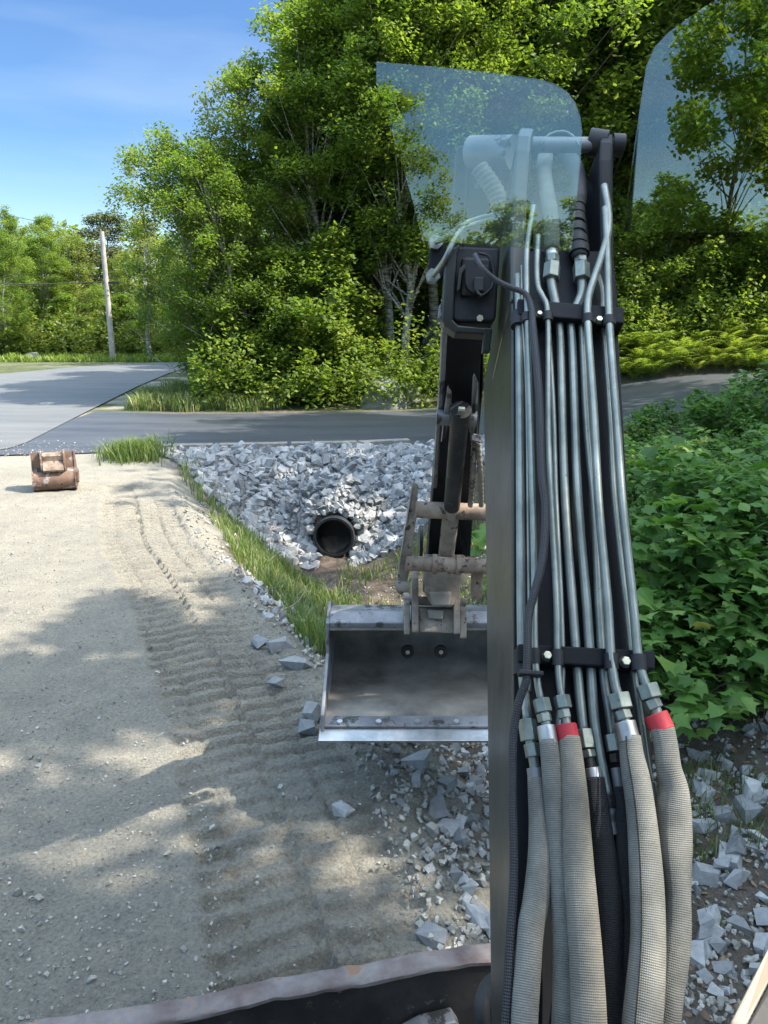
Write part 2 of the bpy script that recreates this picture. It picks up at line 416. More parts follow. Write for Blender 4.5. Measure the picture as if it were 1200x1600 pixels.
def ground_z(x, f, detail=True):
    x = np.asarray(x, float); f = np.asarray(f, float)
    e = edge(f); ws = 1 + .5 * sstep(5, 9.5, f)
    wob = (vnoise(x * .9, f * .9, 3) - .5) * .25
    d = (x - e + wob * .8) / ws
    D = .62 + .65 * sstep(4, 9, f)
    prof = np.interp(d, [-.25, 0, .35, .8, 1.2, 1.75, 2.4, 3.2, 6, 12], [0, -.03, -.28, -.75, -1, -1, -.55, 0, .6, 1.0])
    z = np.where(prof < 0, prof * D, prof)
    dd = zdrive(x)
    tt = sstep(0, 1, (f - (Fd(x) - 2.45)) / 2.3)
    tt = np.where(d > 0, tt, np.maximum(tt, 0))
    z = z * (1 - tt) + dd * tt
    side = sstep(5.5, 12, f - Fd(x))
    z = z + side * .5 * sstep(-2, 2, x) + sstep(5.3, 6.5, f - Fd(x)) * .8 * sstep(1, 5, x)
    if detail:
        rough = sstep(-.1, .6, d) * (1 - tt)
        z = z + rough * ((vnoise(x * 5, f * 5, 1) - .5) * .09 + (vnoise(x * 14, f * 14, 2) - .5) * .035)
        z = z + (1 - tt) * ((vnoise(x * 2.2, f * 2.2, 5) - .5) * .03 + (vnoise(x * 18, f * 18, 6) - .5) * .007 + (vnoise(x * 42, f * 42, 61) - .5) * .008 + np.maximum(vnoise(x * 30, f * 30, 62) - .78, 0) * .05)
    return z
tr_px = [(212, 770), (228, 840), (268, 900), (318, 985), (372, 1090), (418, 1200), (456, 1300), (492, 1400), (524, 1500), (560, 1640)]
TRK = np.array([[G(a, b).x, G(a, b).y] for a, b in tr_px])
_tp, _ = catmull([(p[0], p[1], 0) for p in TRK], [0] * len(TRK), .05)
TP = np.array([[p.x, p.y] for p in _tp])
TS = np.concatenate([[0], np.cumsum(np.linalg.norm(np.diff(TP, axis=0), axis=1))])
def track_h(x, f):
    """pressed track marks: returns height offset"""
    out = np.zeros_like(x)
    for off, amp in ((0, 1.0), (-.47, .3)):
        best = np.full(x.shape, 1e9); ss = np.zeros_like(x); ww = np.zeros_like(x)
        for i in range(len(TP) - 1):
            a, b = TP[i], TP[i + 1]; dx, dy = b - a; L = math.hypot(dx, dy)
            sel = (f > min(a[1], b[1]) - .5) & (f < max(a[1], b[1]) + .5)
            if not sel.any(): continue
            px, py = x[sel] - a[0], f[sel] - a[1]
            s = np.clip((px * dx + py * dy) / L, 0, L); qx, qy = px - s * dx / L, py - s * dy / L
            dist = np.hypot(qx, qy); sg = (px * dy - py * dx) / L
            old = best[sel]; m = dist < old
            b_ = best[sel]; b_[m] = dist[m]; best[sel] = b_
            c = ss[sel]; c[m] = (TS[i] + s)[m]; ss[sel] = c
            c = ww[sel]; c[m] = sg[m]; ww[sel] = c
        w_ = ww + off * -1.0
        half = .41
        half = half + .05 * (vnoise(ss * 5, ss * 0 + 3, 44) - .5)
        inside = (1 - sstep(half - .03, half + .03, np.abs(w_))) * (best < 1.2)
        lane = np.where(w_ > 0, 0.5, 0.0)
        ph = ss / .142 + lane + np.where(w_ > 0, -1, .4) * w_ * .8 + .25 * vnoise(ss * 3, w_ * 3, 9)
        bar = .5 + .5 * np.sin(2 * math.pi * ph); bar = sstep(.3, .62, bar)
        chain = (np.exp(-((w_ - .03) / .016) ** 2) + .9 * np.exp(-((np.abs(w_ - .03) - .24) / .014) ** 2)) * (.45 + .55 * sstep(-.3, .3, np.sin(ss * 2 * math.pi / .071)))
        var = .25 + 1.1 * vnoise(x * 2.5, f * 1.8, 12); bar = bar * (.75 + .5 * vnoise(x * 16, f * 16, 15)); 
        hgt = inside * (-.008 - .042 * bar * var - .026 * chain)
        ridge = .009 * np.exp(-((np.abs(w_) - half - .045) / .04) ** 2) * (best < 1.2)
        out += amp * (hgt + ridge)
    return out
def lines(segs):
    o = []
    for a, b, st in segs: o += list(np.arange(a, b, st))
    return np.array(o)
XL = lines([(-900, -100, 100), (-100, -30, 8), (-30, -8, 1), (-8, -3.6, .12), (-3.6, -2.6, .03), (-2.6, .75, .0145), (.75, 4, .04), (4, 8, .12), (8, 30, 1), (30, 100, 8), (100, 901, 100)])
FL = lines([(-900, -100, 100), (-100, -20, 8), (-20, 0, 1), (0, 1.7, .1), (1.7, 6.6, .0145), (6.6, 11.0, .019), (11.0, 13.6, .035), (13.6, 30, .25), (30, 60, 1), (60, 200, 10), (200, 1801, 100)])
XX, FF = np.meshgrid(XL, FL)
ZZ = ground_z(XX, FF)
near = (XX > -3.7) & (XX < 1) & (FF > 1.4) & (FF < 12.5)
ZZ[near] += track_h(XX[near], FF[near]) * (1 + .5 * sstep(5, 8, FF[near])) * (1 - sstep(9.5, 11.8, FF[near]))
nx, ny = len(XL), len(FL)
idx = np.arange(nx * ny).reshape(ny, nx)
faces = np.stack([idx[:-1, :-1], idx[:-1, 1:], idx[1:, 1:], idx[1:, :-1]], -1).reshape(-1, 4)
dE = XX - edge(FF)
soil = sstep(.1, .8, dE + (vnoise(XX * 3, FF * 3, 8) - .5) * .5) * (.8 + .2 * sstep(3.2, 5, FF))
soil *= 1 - sstep(Fd(XX) - .3, Fd(XX), FF) * sstep(-5, -3, XX)
soil = np.where(FF > Fd(XX) + 4, sstep(-7, -5, XX) * .9, soil)
greenm = sstep(.3, .9, vnoise(XX * 1.5, FF * 1.5, 21) + .25) * sstep(Fd(XX) + 5, Fd(XX) + 6, FF)
greenm = np.maximum(greenm, sstep(2.2, 3.6, dE) * .5)
greenm = np.maximum(greenm, np.where(FF > 40, .9, 0))
greenm = np.maximum(greenm, np.where(XX < -13, .8, 0))
verts = np.stack([XX, FF, ZZ], -1).reshape(-1, 3)
g = mk('ground', (verts, faces), M['ground'], smooth=True, attr={'soil': ('POINT', soil.ravel()), 'green': ('POINT', greenm.ravel())})
tag(g, 'pale grey gravel ground with pressed crawler track marks falling into a ditch', kind='structure')

def gz(x, f): return float(ground_z(np.array([x]), np.array([f]), True)[0])
def on_ground(px, py):
    r = ray(px, py); t = 0.5; 
    for _ in range(900):
        p = EYE + r * t
        if p.z < gz(p.x, p.y): break
        t += .02 + t * .004
    return p
# roads
def sheet(name, rows, lift, mat, label, nsub=24):
    """rows: list of (left, right) XY pairs; strip between them laid on the ground"""
    v = []; f = []
    k = nsub
    for (a, b) in rows:
        for i in range(k + 1):
            t = i / k; x = a[0] + (b[0] - a[0]) * t; y = a[1] + (b[1] - a[1]) * t
            v.append((x, y, gz_s(x, y) + lift))
    for r in range(len(rows) - 1):
        for i in range(k):
            q = r * (k + 1) + i; f.append((q, q + 1, q + k + 2, q + k + 1))
    o = mk(name, (v, f), mat, smooth=True); tag(o, label, kind='structure'); return o
def gz_s(x, y): return float(ground_z(np.array([x]), np.array([y]), False)[0])
# side road (new asphalt), rows across its length
rows = []
def g2(px, py, z=0.0):
    p = G(px, py, z); return (p.x, p.y)
xs = list(np.linspace(-6.9, 30, 60))
for x in xs:
    n_ = Fd(x); 
    if x < -4.0:
        n_ = Fd(-4.0) - .0 + (-4.0 - x) * .0 - .35 * sstep(-4, -6.5, x)
    fa = Fd(x) + drive_w(x)
    if x < -5: fa = fa + (-5 - x) * .9 * 0.3
    rows.append(((x, n_), (x + (0.0), fa)))
SIDE = sheet('side_road', rows, .022, M['new_asphalt'], 'dark new asphalt side road crossing behind the stone slope', 16)
# main road (old asphalt): from left foreground to the far bend
near_px = [(-500, 800), (-160, 735), (30, 700), (130, 648), (215, 605), (262, 585), (288, 577), (330, 574), (420, 571), (560, 568)]
far_px = [(-900, 640), (-500, 612), (-120, 596), (0, 586), (100, 576), (180, 571), (240, 568), (300, 567), (400, 566.5), (560, 565)]
def respl(pp, n):
    q = np.array([g2(a, b) for a, b in pp]); s = np.concatenate([[0], np.cumsum(np.linalg.norm(np.diff(q, axis=0), axis=1))])
    t = np.linspace(0, s[-1], n); return np.stack([np.interp(t, s, q[:, 0]), np.interp(t, s, q[:, 1])], 1)
A1, B1 = respl(near_px, 60), respl(far_px, 60)
sheet('road', [((a[0], a[1]), (b[0], b[1])) for a, b in zip(A1, B1)], .034, M['old_asphalt'], 'pale old asphalt road bending away behind the trees', 8)

# ------------------------------------------------------------------ stones
def rock_protos(n, npts, seed, flat=(1, .8, .55)):
    rnd = random.Random(seed); out = []
    for _ in range(n):
        bm = bmesh.new()
        for _i in range(npts):
            v = Vector((1 if _i & 1 else -1, 1 if _i & 2 else -1, 1 if _i & 4 else -1)) * .72
            v = v + Vector((rnd.uniform(-.42, .42), rnd.uniform(-.42, .42), rnd.uniform(-.42, .42)))
            if _i > 7: v = Vector((rnd.gauss(0, 1), rnd.gauss(0, 1), rnd.gauss(0, 1))).normalized() * 1.02
            bm.verts.new((v.x * flat[0], v.y * flat[1], v.z * flat[2]))
        bmesh.ops.convex_hull(bm, input=bm.verts)
        for v in [v for v in bm.verts if not v.link_faces]: bm.verts.remove(v)
        bmesh.ops.triangulate(bm, faces=bm.faces)
        bm.verts.ensure_lookup_table(); bm.verts.index_update()
        vs_ = np.array([tuple(v.co) for v in bm.verts]); fs = np.array([[v.index for v in f.verts] for f in bm.faces]); bm.free()
        out.append((vs_, fs))
    return out
ROCKS = rock_protos(24, 10, 3)
BIGR = rock_protos(12, 11, 11, (1, .85, .62))
def rotm(rng):
    q = rng.normal(size=4); q /= np.linalg.norm(q); w_, x, y, z = q
    return np.array([[1 - 2 * (y * y + z * z), 2 * (x * y - z * w_), 2 * (x * z + y * w_)], [2 * (x * y + z * w_), 1 - 2 * (x * x + z * z), 2 * (y * z - x * w_)], [2 * (x * z - y * w_), 2 * (y * z + x * w_), 1 - 2 * (x * x + y * y)]])
def scatter_rocks(pts, sizes, rng):
    V = []; F = []; T = []; n = 0
    for p, s in zip(pts, sizes):
        v, f = ROCKS[rng.integers(len(ROCKS))]
        vv = (v * s * (1, rng.uniform(.8, 1.2), rng.uniform(.8, 1.35))) @ rotm(rng).T + p
        V.append(vv); F.append(f + n); n += len(vv); T.append(np.full(len(f), rng.random()))
    return (np.concatenate(V), np.concatenate(F)), np.concatenate(T)
PIPE_X, PIPE_F, PIPE_Z, PIPE_R = -.74, 10.85, -.93, .3
pts = []; sz = []
while len(pts) < 10500:
    x = RNG.uniform(-4.2, 3.4); f = RNG.uniform(9.9, 13.4)
    e = edge(f)
    lim = Fd(x) - .02
    start = 10.35 + .25 * vnoise(np.array([x * 1.5]), np.array([3.]), 4)[0]
    if x > .3: start += (x - .3) * .9
    if f > lim or f < start or x < e + .05 + .8 * (1 - (f - 10) / 3) or x > 2.6: continue
    if abs(x - PIPE_X) < PIPE_R * .86 and f < 11.5: continue
    s = RNG.uniform(.033, .078) * (RNG.uniform(.55, 1.0) if RNG.random() < .85 else 1.5)
    z = gz(x, f) + s * RNG.uniform(-.1, .75)
    if math.hypot(x - PIPE_X, z - PIPE_Z) < PIPE_R + s * .8 and f < 11.6:
        continue
    pts.append((x, f, z)); sz.append(s)
for _ in range(420):      # stones heaped over and around the pipe mouth
    a = RNG.uniform(-.25, math.pi + .25); rr = PIPE_R + RNG.uniform(.06, .5); x = PIPE_X + math.cos(a) * rr; z = PIPE_Z + math.sin(a) * rr
    f = PIPE_F + .03 + (rr - PIPE_R) * .75 + RNG.uniform(0, .12); s = RNG.uniform(.045, .09)
    pts.append((x, f + s, max(z, gz(x, f)))); sz.append(s)
vf, tn = scatter_rocks(pts, sz, RNG)
o = mk('crushed_stone', vf, M['stone'], attr={'tone': ('FACE', tn)})
tag(o, 'pale grey crushed stone lining the slope around the culvert', kind='stuff')
# pebbles and small gravel
pts = []; sz = []
for _ in range(24000):
    f = 1.5 + (RNG.random() ** 1.7) * 8.5; x = RNG.uniform(-.62, .6) * (f + 1.0)
    if x > 3.2: continue
    e = float(edge(f)); 
    d = abs(x - float(np.interp(f, TP[::-1, 1], TP[::-1, 0])))
    if d < .34 and RNG.random() < .9: continue
    side = x > e - .1
    if not side and RNG.random() < .45: continue
    s = RNG.uniform(.003, .009) if not side else RNG.uniform(.004, .02)
    if RNG.random() < .02: s *= 2
    pts.append((x, f, gz(x, f) + s * .45)); sz.append(s)
for _ in range(500):
    x = RNG.uniform(-8.5, -4.2); f = 12.2 + abs(RNG.normal(0, .8)); s = RNG.uniform(.005, .012)
    pts.append((x, f, gz_s(x, f) + .04)); sz.append(s)
vf, tn = scatter_rocks(pts, sz, RNG)
o = mk('loose_gravel', vf, M['pebble'], attr={'tone': ('FACE', tn)})
tag(o, 'loose small gravel strewn over the pad and its crumbling edge', kind='stuff')
# individual big stones (photo px, size m)
BIG = [(745, 1440, .075, 'big pale angular stone lying against the blade top, largest one there'), (682, 1275, .07, 'blue grey wedge stone on the slope beneath the bucket lip'),
       (700, 1300, .055, 'grey stone touching the wedge stone below the bucket'), (652, 1195, .075, 'tall angular stone just under the bucket cutting edge'),
       (697, 1232, .05, 'pointed pale stone on the brown soil beneath the bucket'), (537, 1268, .045, 'small upright pointed stone at the edge of the track marks'),
       (462, 1042, .085, 'large flat grey stone beside the left wall of the bucket'), (436, 1012, .07, 'rounded stone above the flat grey stone by the pad edge'),
       (405, 1008, .06, 'dark wedge stone at the foot of the pad edge'), (420, 968, .055, 'pale stone lying near the dead twig'),
       (486, 1118, .06, 'dark stone beside the lower left corner of the bucket'), (478, 1140, .05, 'pale stone half under the lower left corner of the bucket'),
       (430, 1070, .045, 'flat pale stone on the pad edge below the wedge stone'), (672, 1470, .05, 'split pale stone lying by the blade in a small cluster'),
       (1100, 1295, .075, 'blocky pale stone right of the outermost hose'), (1170, 1270, .07, 'blue grey slab stone near the right edge of the photo'),
       (1190, 1250, .06, 'pale stone at the right edge of the photo above the slab stone'), (1140, 1345, .08, 'wide pale stone in the middle of the heap right of the hoses'),
       (1110, 1375, .075, 'rough grey stone at the front of the heap right of the hoses'), (1180, 1330, .05, 'small white stone above the dry grass at the right edge'),
       (1105, 1465, .05, 'single white block stone on the dark soil right of the hoses'), (1085, 1500, .06, 'dark slab stone leaning beside the outer hose near the bottom'),
       (1130, 1520, .045, 'long grey stone low on the slope near the beige trim'), (1090, 1185, .06, 'upright stone in the grass just below the ferns'),
       (1110, 1215, .055, 'rounded grey stone in the thin grass below the ferns'), (1170, 1205, .05, 'grey stone under the shrubs near the right edge')]
for (px, py, s, lab) in BIG:
    p = on_ground(px, py); rng = np.random.default_rng(int(px * 7 + py))
    v, f = BIGR[rng.integers(len(BIGR))]
    az = rng.uniform(0, 6.28); ti = rng.uniform(-.35, .35); cz, sz_ = math.cos(az), math.sin(az); ct, st_ = math.cos(ti), math.sin(ti)
    vv = (v * s * (1.2, rng.uniform(.85, 1.1), rng.uniform(.9, 1.2))) @ (np.array([[cz, -sz_, 0], [sz_, cz, 0], [0, 0, 1]]) @ np.array([[1, 0, 0], [0, ct, -st_], [0, st_, ct]])).T
    vv = vv + np.array([p.x, p.y, p.z + s * .35])
    o = mk('stone', (vv, f), M['stone'], attr={'tone': ('FACE', np.full(len(f), rng.uniform(.15, .75)))}, loc=(p.x, p.y, p.z))
    tag(o, lab, 'stone', 'larger stones on the ditch slope')
# mid-size rubble on the slopes (uncountable)
pts = []; sz = []
def add_rub(n, x0, x1, f0, f1, s0, s1, pw=1.0):
    k = 0
    while k < n:
        x = RNG.uniform(x0, x1); f = RNG.uniform(f0, f1); e = float(edge(f))
        if x < e + .02: k += .1; continue
        if vnoise(np.array([x * 2.2]), np.array([f * 2.2]), 31)[0] < .35: k += .3; continue
        s = s0 + (s1 - s0) * RNG.random() ** 2
        pts.append((x, f, gz(x, f) + s * .3)); sz.append(s); k += 1
add_rub(420, -1.4, 1.1, 2.2, 6.5, .015, .05)
add_rub(260, .3, 1.3, 2.8, 5.0, .02, .06)
add_rub(420, 1.0, 2.8, 1.9, 4.3, .015, .07)
add_rub(120, -2.0, -.3, 4.8, 7.0, .02, .06)
vf, tn = scatter_rocks(pts, sz, RNG)
o = mk('rubble', vf, M['stone'], attr={'tone': ('FACE', tn)})
tag(o, 'broken grey stone rubble strewn down the ditch slope', kind='stuff')

# boulder behind the side road
def boulder(px, py, f, wd, h, name, label, seed):
    bm = bmesh.new(); bmesh.ops.create_icosphere(bm, subdivisions=4, radius=1)
    rnd = random.Random(seed); X = (px - 600) / FPX * f
    from mathutils import noise as mn
    for v in bm.verts:
        k = 1 + .22 * mn.noise(v.co * 1.3 + Vector((seed, 0, 0))) + .07 * mn.noise(v.co * 4)
        q = v.co.copy()
        for ax in (Vector((.5, -.7, .5)), Vector((-.7, -.5, .45)), Vector((.1, -.3, .95)), Vector((.8, .2, .6))):
            a = ax.normalized(); dd = q.dot(a)
            if dd > .72: q -= a * (dd - .72)
        v.co = Vector((q.x * wd, q.y * wd * .7, q.z * h)) * k
    z0 = gz(X, f)
    vs_ = np.array([tuple(v.co) for v in bm.verts]) + np.array([X, f, z0 + h * .25]); bm.verts.index_update()
    fs = np.array([[v.index for v in fa.verts] for fa in bm.faces]); bm.free()
    o = mk(name, (vs_, fs), M['boulder'], smooth=True, attr={'tone': ('FACE', np.full(len(fs), .6))}, loc=(X, f, z0))
    tag(o, label, 'boulder'); return o
boulder(603, 622, 19.4, .62, .62, 'boulder', 'grey boulder at the wood edge behind the side road', 5)
boulder(640, 622, 20.4, .42, .42, 'boulder', 'small low boulder half hidden beside the larger one', 8)
boulder(62, 560, 41, .6, .4, 'boulder', 'pale rock on the far verge under the distant trees', 11)
boulder(345, 566, 0.1, .01, .01, 'x', 'x', 1) if False else None

# ------------------------------------------------------------------ kerb stones
kerb_px = [(262, 712), (345, 707), (455, 701), (560, 695), (640, 688)]
for i in range(4):
    a = kerb_px[i]; b = kerb_px[i + 1]
    xa = (a[0] - 600) / FPX * (Fd(-3) + .35); xb = (b[0] - 600) / FPX * (Fd(0) + .35)
    fa = Fd(xa) + .02; fb = Fd(xb) + .02
    xb -= .015
    pa = Vector((xa, fa, gz_s(xa, fa) + .04)); pb = Vector((xb, fb, gz_s(xb, fb) + .04 + (.02 if i == 3 else 0)))
    c = (pa + pb) / 2; dx = (pb - pa) / 2; n = Vector((-dx.y, dx.x, 0)).normalized()
    t = thing('kerb_stone', ['kerb stone at the left end of the row beside the grass tuft', 'long kerb stone second from the grass tuft', 'kerb stone straight above the culvert pipe', 'last kerb stone nearest the excavator arm'][i], 'kerb', (c.x, c.y, c.z - .15), 'kerb stones along the side road')
    del t['category']; bpy.data.objects.remove(t)
    m_ = MB().box(c, dx, n * .09, Vector((0, 0, .1)))
    o = mk('kerb_stone', m_.out(), M['concrete'], loc=(c.x, c.y, c.z - .1)); bevel(o, .015, 3)
    tag(o, ['kerb stone at the left end of the row beside the grass tuft', 'long kerb stone second from the grass tuft', 'kerb stone straight above the culvert pipe', 'last kerb stone nearest the excavator arm'][i], 'kerb', 'kerb stones along the side road')

# ------------------------------------------------------------------ culvert
cul = thing('culvert_pipe', 'black plastic culvert pipe opening in the crushed stone slope', 'pipe', (PIPE_X, PIPE_F, PIPE_Z - PIPE_R))
def ring_tube(c, ax, r0, r1, L, n=48, corr=True):
    u = ax.orthogonal().normalized(); s = ax.cross(u); v = []; f = []
    prof = [(0, r0), (0, r1)]
    k = 24
    for i in range(1, k + 1): prof.append((L * i / k, r1 + (.012 * math.sin(i * math.pi / 2) if corr else 0)))
    prof = [(L, r0)] + [(L * (1 - i / 8), r0) for i in range(1, 8)] + prof
    for (l, r) in prof:
        for i in range(n):
            a = 2 * math.pi * i / n; v.append(c + ax * l + u * math.cos(a) * r + s * math.sin(a) * r)
    for j in range(len(prof) - 1):
        for i in range(n): f.append((j * n + i, j * n + (i + 1) % n, (j + 1) * n + (i + 1) % n, (j + 1) * n + i))
    return v, f
cc = Vector((PIPE_X, PIPE_F, PIPE_Z)); ax = Vector((.06, 1, .0)).normalized()
mk('pipe_wall', ring_tube(cc, ax, PIPE_R * .88, PIPE_R, 1.6), M['pipe'], cul, smooth=math.radians(50))
mk('pipe_dark_cap', MB().cyl(cc + ax * .42, cc + ax * .44, PIPE_R * .885, n=40).out(), M['pipe'], cul)  # black cap disc stands in for the shaded depth of the pipe

# ------------------------------------------------------------------ plants
def rand_dirs(n, rng):
    v = rng.normal(size=(n, 3)); return v / np.linalg.norm(v, axis=1)[:, None]
def leaves_mesh(c, size, rng, droop=.3, shape='rhomb', tone=None, up=.6):
    """c: (n,3) centres; returns verts, faces, tone per face"""
    n = len(c)
    nrm = rand_dirs(n, rng); nrm[:, 2] = np.abs(nrm[:, 2]) + up; nrm /= np.linalg.norm(nrm, axis=1)[:, None]
    t = rand_dirs(n, rng); t[:, 2] -= droop; t -= nrm * (t * nrm).sum(1)[:, None]; t /= np.linalg.norm(t, axis=1)[:, None]
    b = np.cross(nrm, t)
    s = (size * (rng.uniform(.7, 1.3, n) if shape == 'rhomb' else rng.uniform(.35, 1.5, n)))[:, None]
    tone = rng.random(n) if tone is None else tone
    if shape == 'rhomb':
        P0 = c - t * s * .5; P1 = c + b * s * .32 - nrm * s * .06; P2 = c + t * s * .6; P3 = c - b * s * .32 - nrm * s * .06
        V = np.stack([P0, P1, P2, P3], 1).reshape(-1, 3); F = np.arange(4 * n).reshape(n, 4)
        return V, F, tone
    if shape == 'maple':
        pr = [(0, -.45), (.18, -.38), (.42, -.3), (.3, -.1), (.55, .12), (.28, .14), (.14, .3), (0, .62)]
        pr = pr + [(-x, y) for x, y in pr[1:-1]][::-1]
        # fan around centre
        m = len(pr); pts_ = [c]
        for (x, y) in pr: pts_.append(c + b * s * x + t * s * y - nrm * s * (abs(x) * .25 + max(0, y) * .15))
        V = np.stack(pts_, 1).reshape(-1, 3)
        fan = np.array([[0, 1 + i, 1 + (i + 1) % m] for i in range(m)])
        F = (np.arange(n)[:, None, None] * (m + 1) + fan[None]).reshape(-1, 3)
        return V, F, np.repeat(tone, m)
    if shape == 'oval':
        pr = [(0, -.5), (.22, -.25), (.3, 0), (.2, .3), (0, .6), (-.2, .3), (-.3, 0), (-.22, -.25)]
        m = len(pr); pts_ = [c]
        for (x, y) in pr: pts_.append(c + b * s * x + t * s * y - nrm * s * (abs(x) * .3 + y * y * .2))
        V = np.stack(pts_, 1).reshape(-1, 3)
        fan = np.array([[0, 1 + i, 1 + (i + 1) % m] for i in range(m)])
        F = (np.arange(n)[:, None, None] * (m + 1) + fan[None]).reshape(-1, 3)
        return V, F, np.repeat(tone, m)
def join_tubes(ts):
    m = MB()
    for t in ts: m.add(t[0], t[1], t[2])
    return m.out()
def make_tree(seed, h, rad, nleaf, lsize, low=.2, clumps=90, lean=0.0, narrow=1.0, shape='rhomb', top=.6, trunk_r=None, cl=(.35, .8)):
    """returns trunk (v,f,uv) and crown (V,F,tone), local coordinates, base at 0"""
    rng = np.random.default_rng(seed); rnd = random.Random(seed)
    tr = trunk_r or h * .0115
    # trunk path
    tp = []; k = 7
    for i in range(k + 1):
        t = i / k; tp.append(Vector((lean * h * t * t + (rnd.gauss(0, .012) * h if 0 < i else 0), (rnd.gauss(0, .012) * h if 0 < i else 0), h * .95 * t)))
    tubes = [tube(tp, [tr * (1.25 if i == 0 else 1 - .88 * i / k) for i in range(k + 1)], 8, h * .05)]
    cen = []; cr = []
    for i in range(clumps):
        u = low + (1 - low) * rnd.random() ** .85
        env = math.sin(math.pi * min(1, max(0.02, ((u - low) / (1 - low)) * .82 + .16))) ** top
        a = rnd.uniform(0, 2 * math.pi); rr = rad * env * (rnd.random() ** .45) * (1 + .25 * math.sin(a * 3 + seed) + .18 * math.sin(a * 2 + u * 9))
        ti = min(k - 1e-3, u * k); b0 = tp[int(ti)].lerp(tp[int(ti) + 1], ti - int(ti))
        p = b0 + Vector((math.cos(a) * rr * narrow, math.sin(a) * rr, rnd.uniform(-.02, .06) * h))
        cen.append(p); cr.append(rnd.uniform(*cl) * (1 - .35 * u) * (h / 10) ** .5)
        if i % 2 == 0:
            ub = max(low * .6, u - .12 - rnd.random() * .08); tb = min(k - 1e-3, ub * k); q = tp[int(tb)].lerp(tp[int(tb) + 1], tb - int(tb))
            mid = q.lerp(p, .5) + Vector((0, 0, rnd.uniform(-.02, .03) * h))
            r0 = tr * (1 - .8 * u) * .42
            tubes.append(tube([q, mid, p], [r0, r0 * .6, r0 * .2], 5, h * .06))
    cen = np.array([tuple(c) for c in cen]); cr = np.array(cr)
    wgt = cr ** 2; ci = rng.choice(len(cen), nleaf, p=wgt / wgt.sum())
    d = rand_dirs(nleaf, rng); rr = (rng.random(nleaf) ** .5)[:, None]
    c = cen[ci] + d * rr * cr[ci][:, None] * np.array([1.15, 1.15, .7]) + rng.normal(size=(nleaf, 3)) * .12
    tonec = rng.random(len(cen)); tone = np.clip(.55 * tonec[ci] + .45 * rng.random(nleaf), 0, 1)
    return join_tubes(tubes), leaves_mesh(c, lsize, rng, .5, shape, tone)
PROTO = {}
def proto_tree(key, barkm, leafm, **kw):
    PROTO[key] = (make_tree(**kw), barkm, leafm, {})
proto_tree('maple', 'bark', 'leaf', seed=1, h=12, rad=3.0, nleaf=42000, lsize=.125, low=.14, clumps=240, cl=(.28, .62))
proto_tree('maple2', 'bark', 'leaf', seed=2, h=12, rad=2.6, nleaf=38000, lsize=.12, low=.18, clumps=220, lean=-.06, cl=(.26, .6))
proto_tree('ash', 'bark', 'leaf_yellow', seed=3, h=9, rad=2.2, nleaf=26000, lsize=.1, low=.12, clumps=170, lean=-.05, cl=(.25, .55))
proto_tree('birch', 'birch', 'leaf', seed=4, h=8, rad=1.9, nleaf=25000, lsize=.095, low=.15, clumps=160, lean=-.12, cl=(.25, .55))
proto_tree('poplar', 'birch', 'leaf_yellow', seed=5, h=8, rad=.85, nleaf=5500, lsize=.10, low=.15, clumps=60, cl=(.2, .45))
proto_tree('forest', 'birch', 'leaf', seed=6, h=14, rad=2.5, nleaf=32000, lsize=.13, low=.32, clumps=180, cl=(.3, .65))
proto_tree('pine', 'bark', 'pine_needle', seed=8, h=9, rad=2.2, nleaf=16000, lsize=.12, low=.45, clumps=60, cl=(.4, .7), top=.4)
proto_tree('young', 'bark', 'leaf', seed=9, h=4.5, rad=1.5, nleaf=9000, lsize=.13, low=.08, clumps=60, cl=(.3, .6))
proto_tree('shade', 'bark', 'leaf', seed=10, h=12, rad=3.0, nleaf=14000, lsize=.22, low=.3, clumps=75, cl=(.5, .9))
proto_tree('canopy', 'bark', 'leaf', seed=12, h=14.5, rad=2.6, nleaf=6500, lsize=.2, low=.88, clumps=28, cl=(.45, .75))
proto_tree('tall', 'bark', 'leaf', seed=14, h=14.5, rad=3.0, nleaf=10000, lsize=.2, low=.52, clumps=60, cl=(.5, .85), trunk_r=.1)
TREE_N = {'tall': 'maple_tree', 'canopy': 'maple_tree', 'maple': 'maple_tree', 'maple2': 'maple_tree', 'ash': 'ash_tree', 'birch': 'birch_tree', 'poplar': 'poplar_tree', 'forest': 'birch_tree', 'pine': 'pine_tree', 'young': 'young_tree', 'shade': 'maple_tree'}
def add_tree(key, px, f, scale=1.0, rot=None, label='', group='trees of the wood behind the side road', X=None, wide=1.0, sink=0.05):
    (tk, crn), bm_, lm, cache = PROTO[key]
    X = (px - 600) / FPX * f * .985 if X is None else X
    z = gz_s(X, f) - sink
    t = thing(TREE_N[key], label, 'tree', (X, f, z), group)
    if 'trunk' not in cache:
        OFF[t.name] = Vector((0, 0, 0))
        a = mk('trunk', tk, M[bm_], t, smooth=True)
        b = mk('crown', (crn[0], crn[1]), M[lm], t, attr={'tone': ('FACE', crn[2])})
        cache['trunk'], cache['crown'] = a, b
    else:
        for n in ('trunk', 'crown'):
            c = cache[n].copy(); C.objects.link(c); c.parent = t
    t.scale = (scale * wide, scale * wide, scale)
    t.rotation_euler = (0, 0, (random.uniform(0, 6.28) if rot is None else rot))
    return t
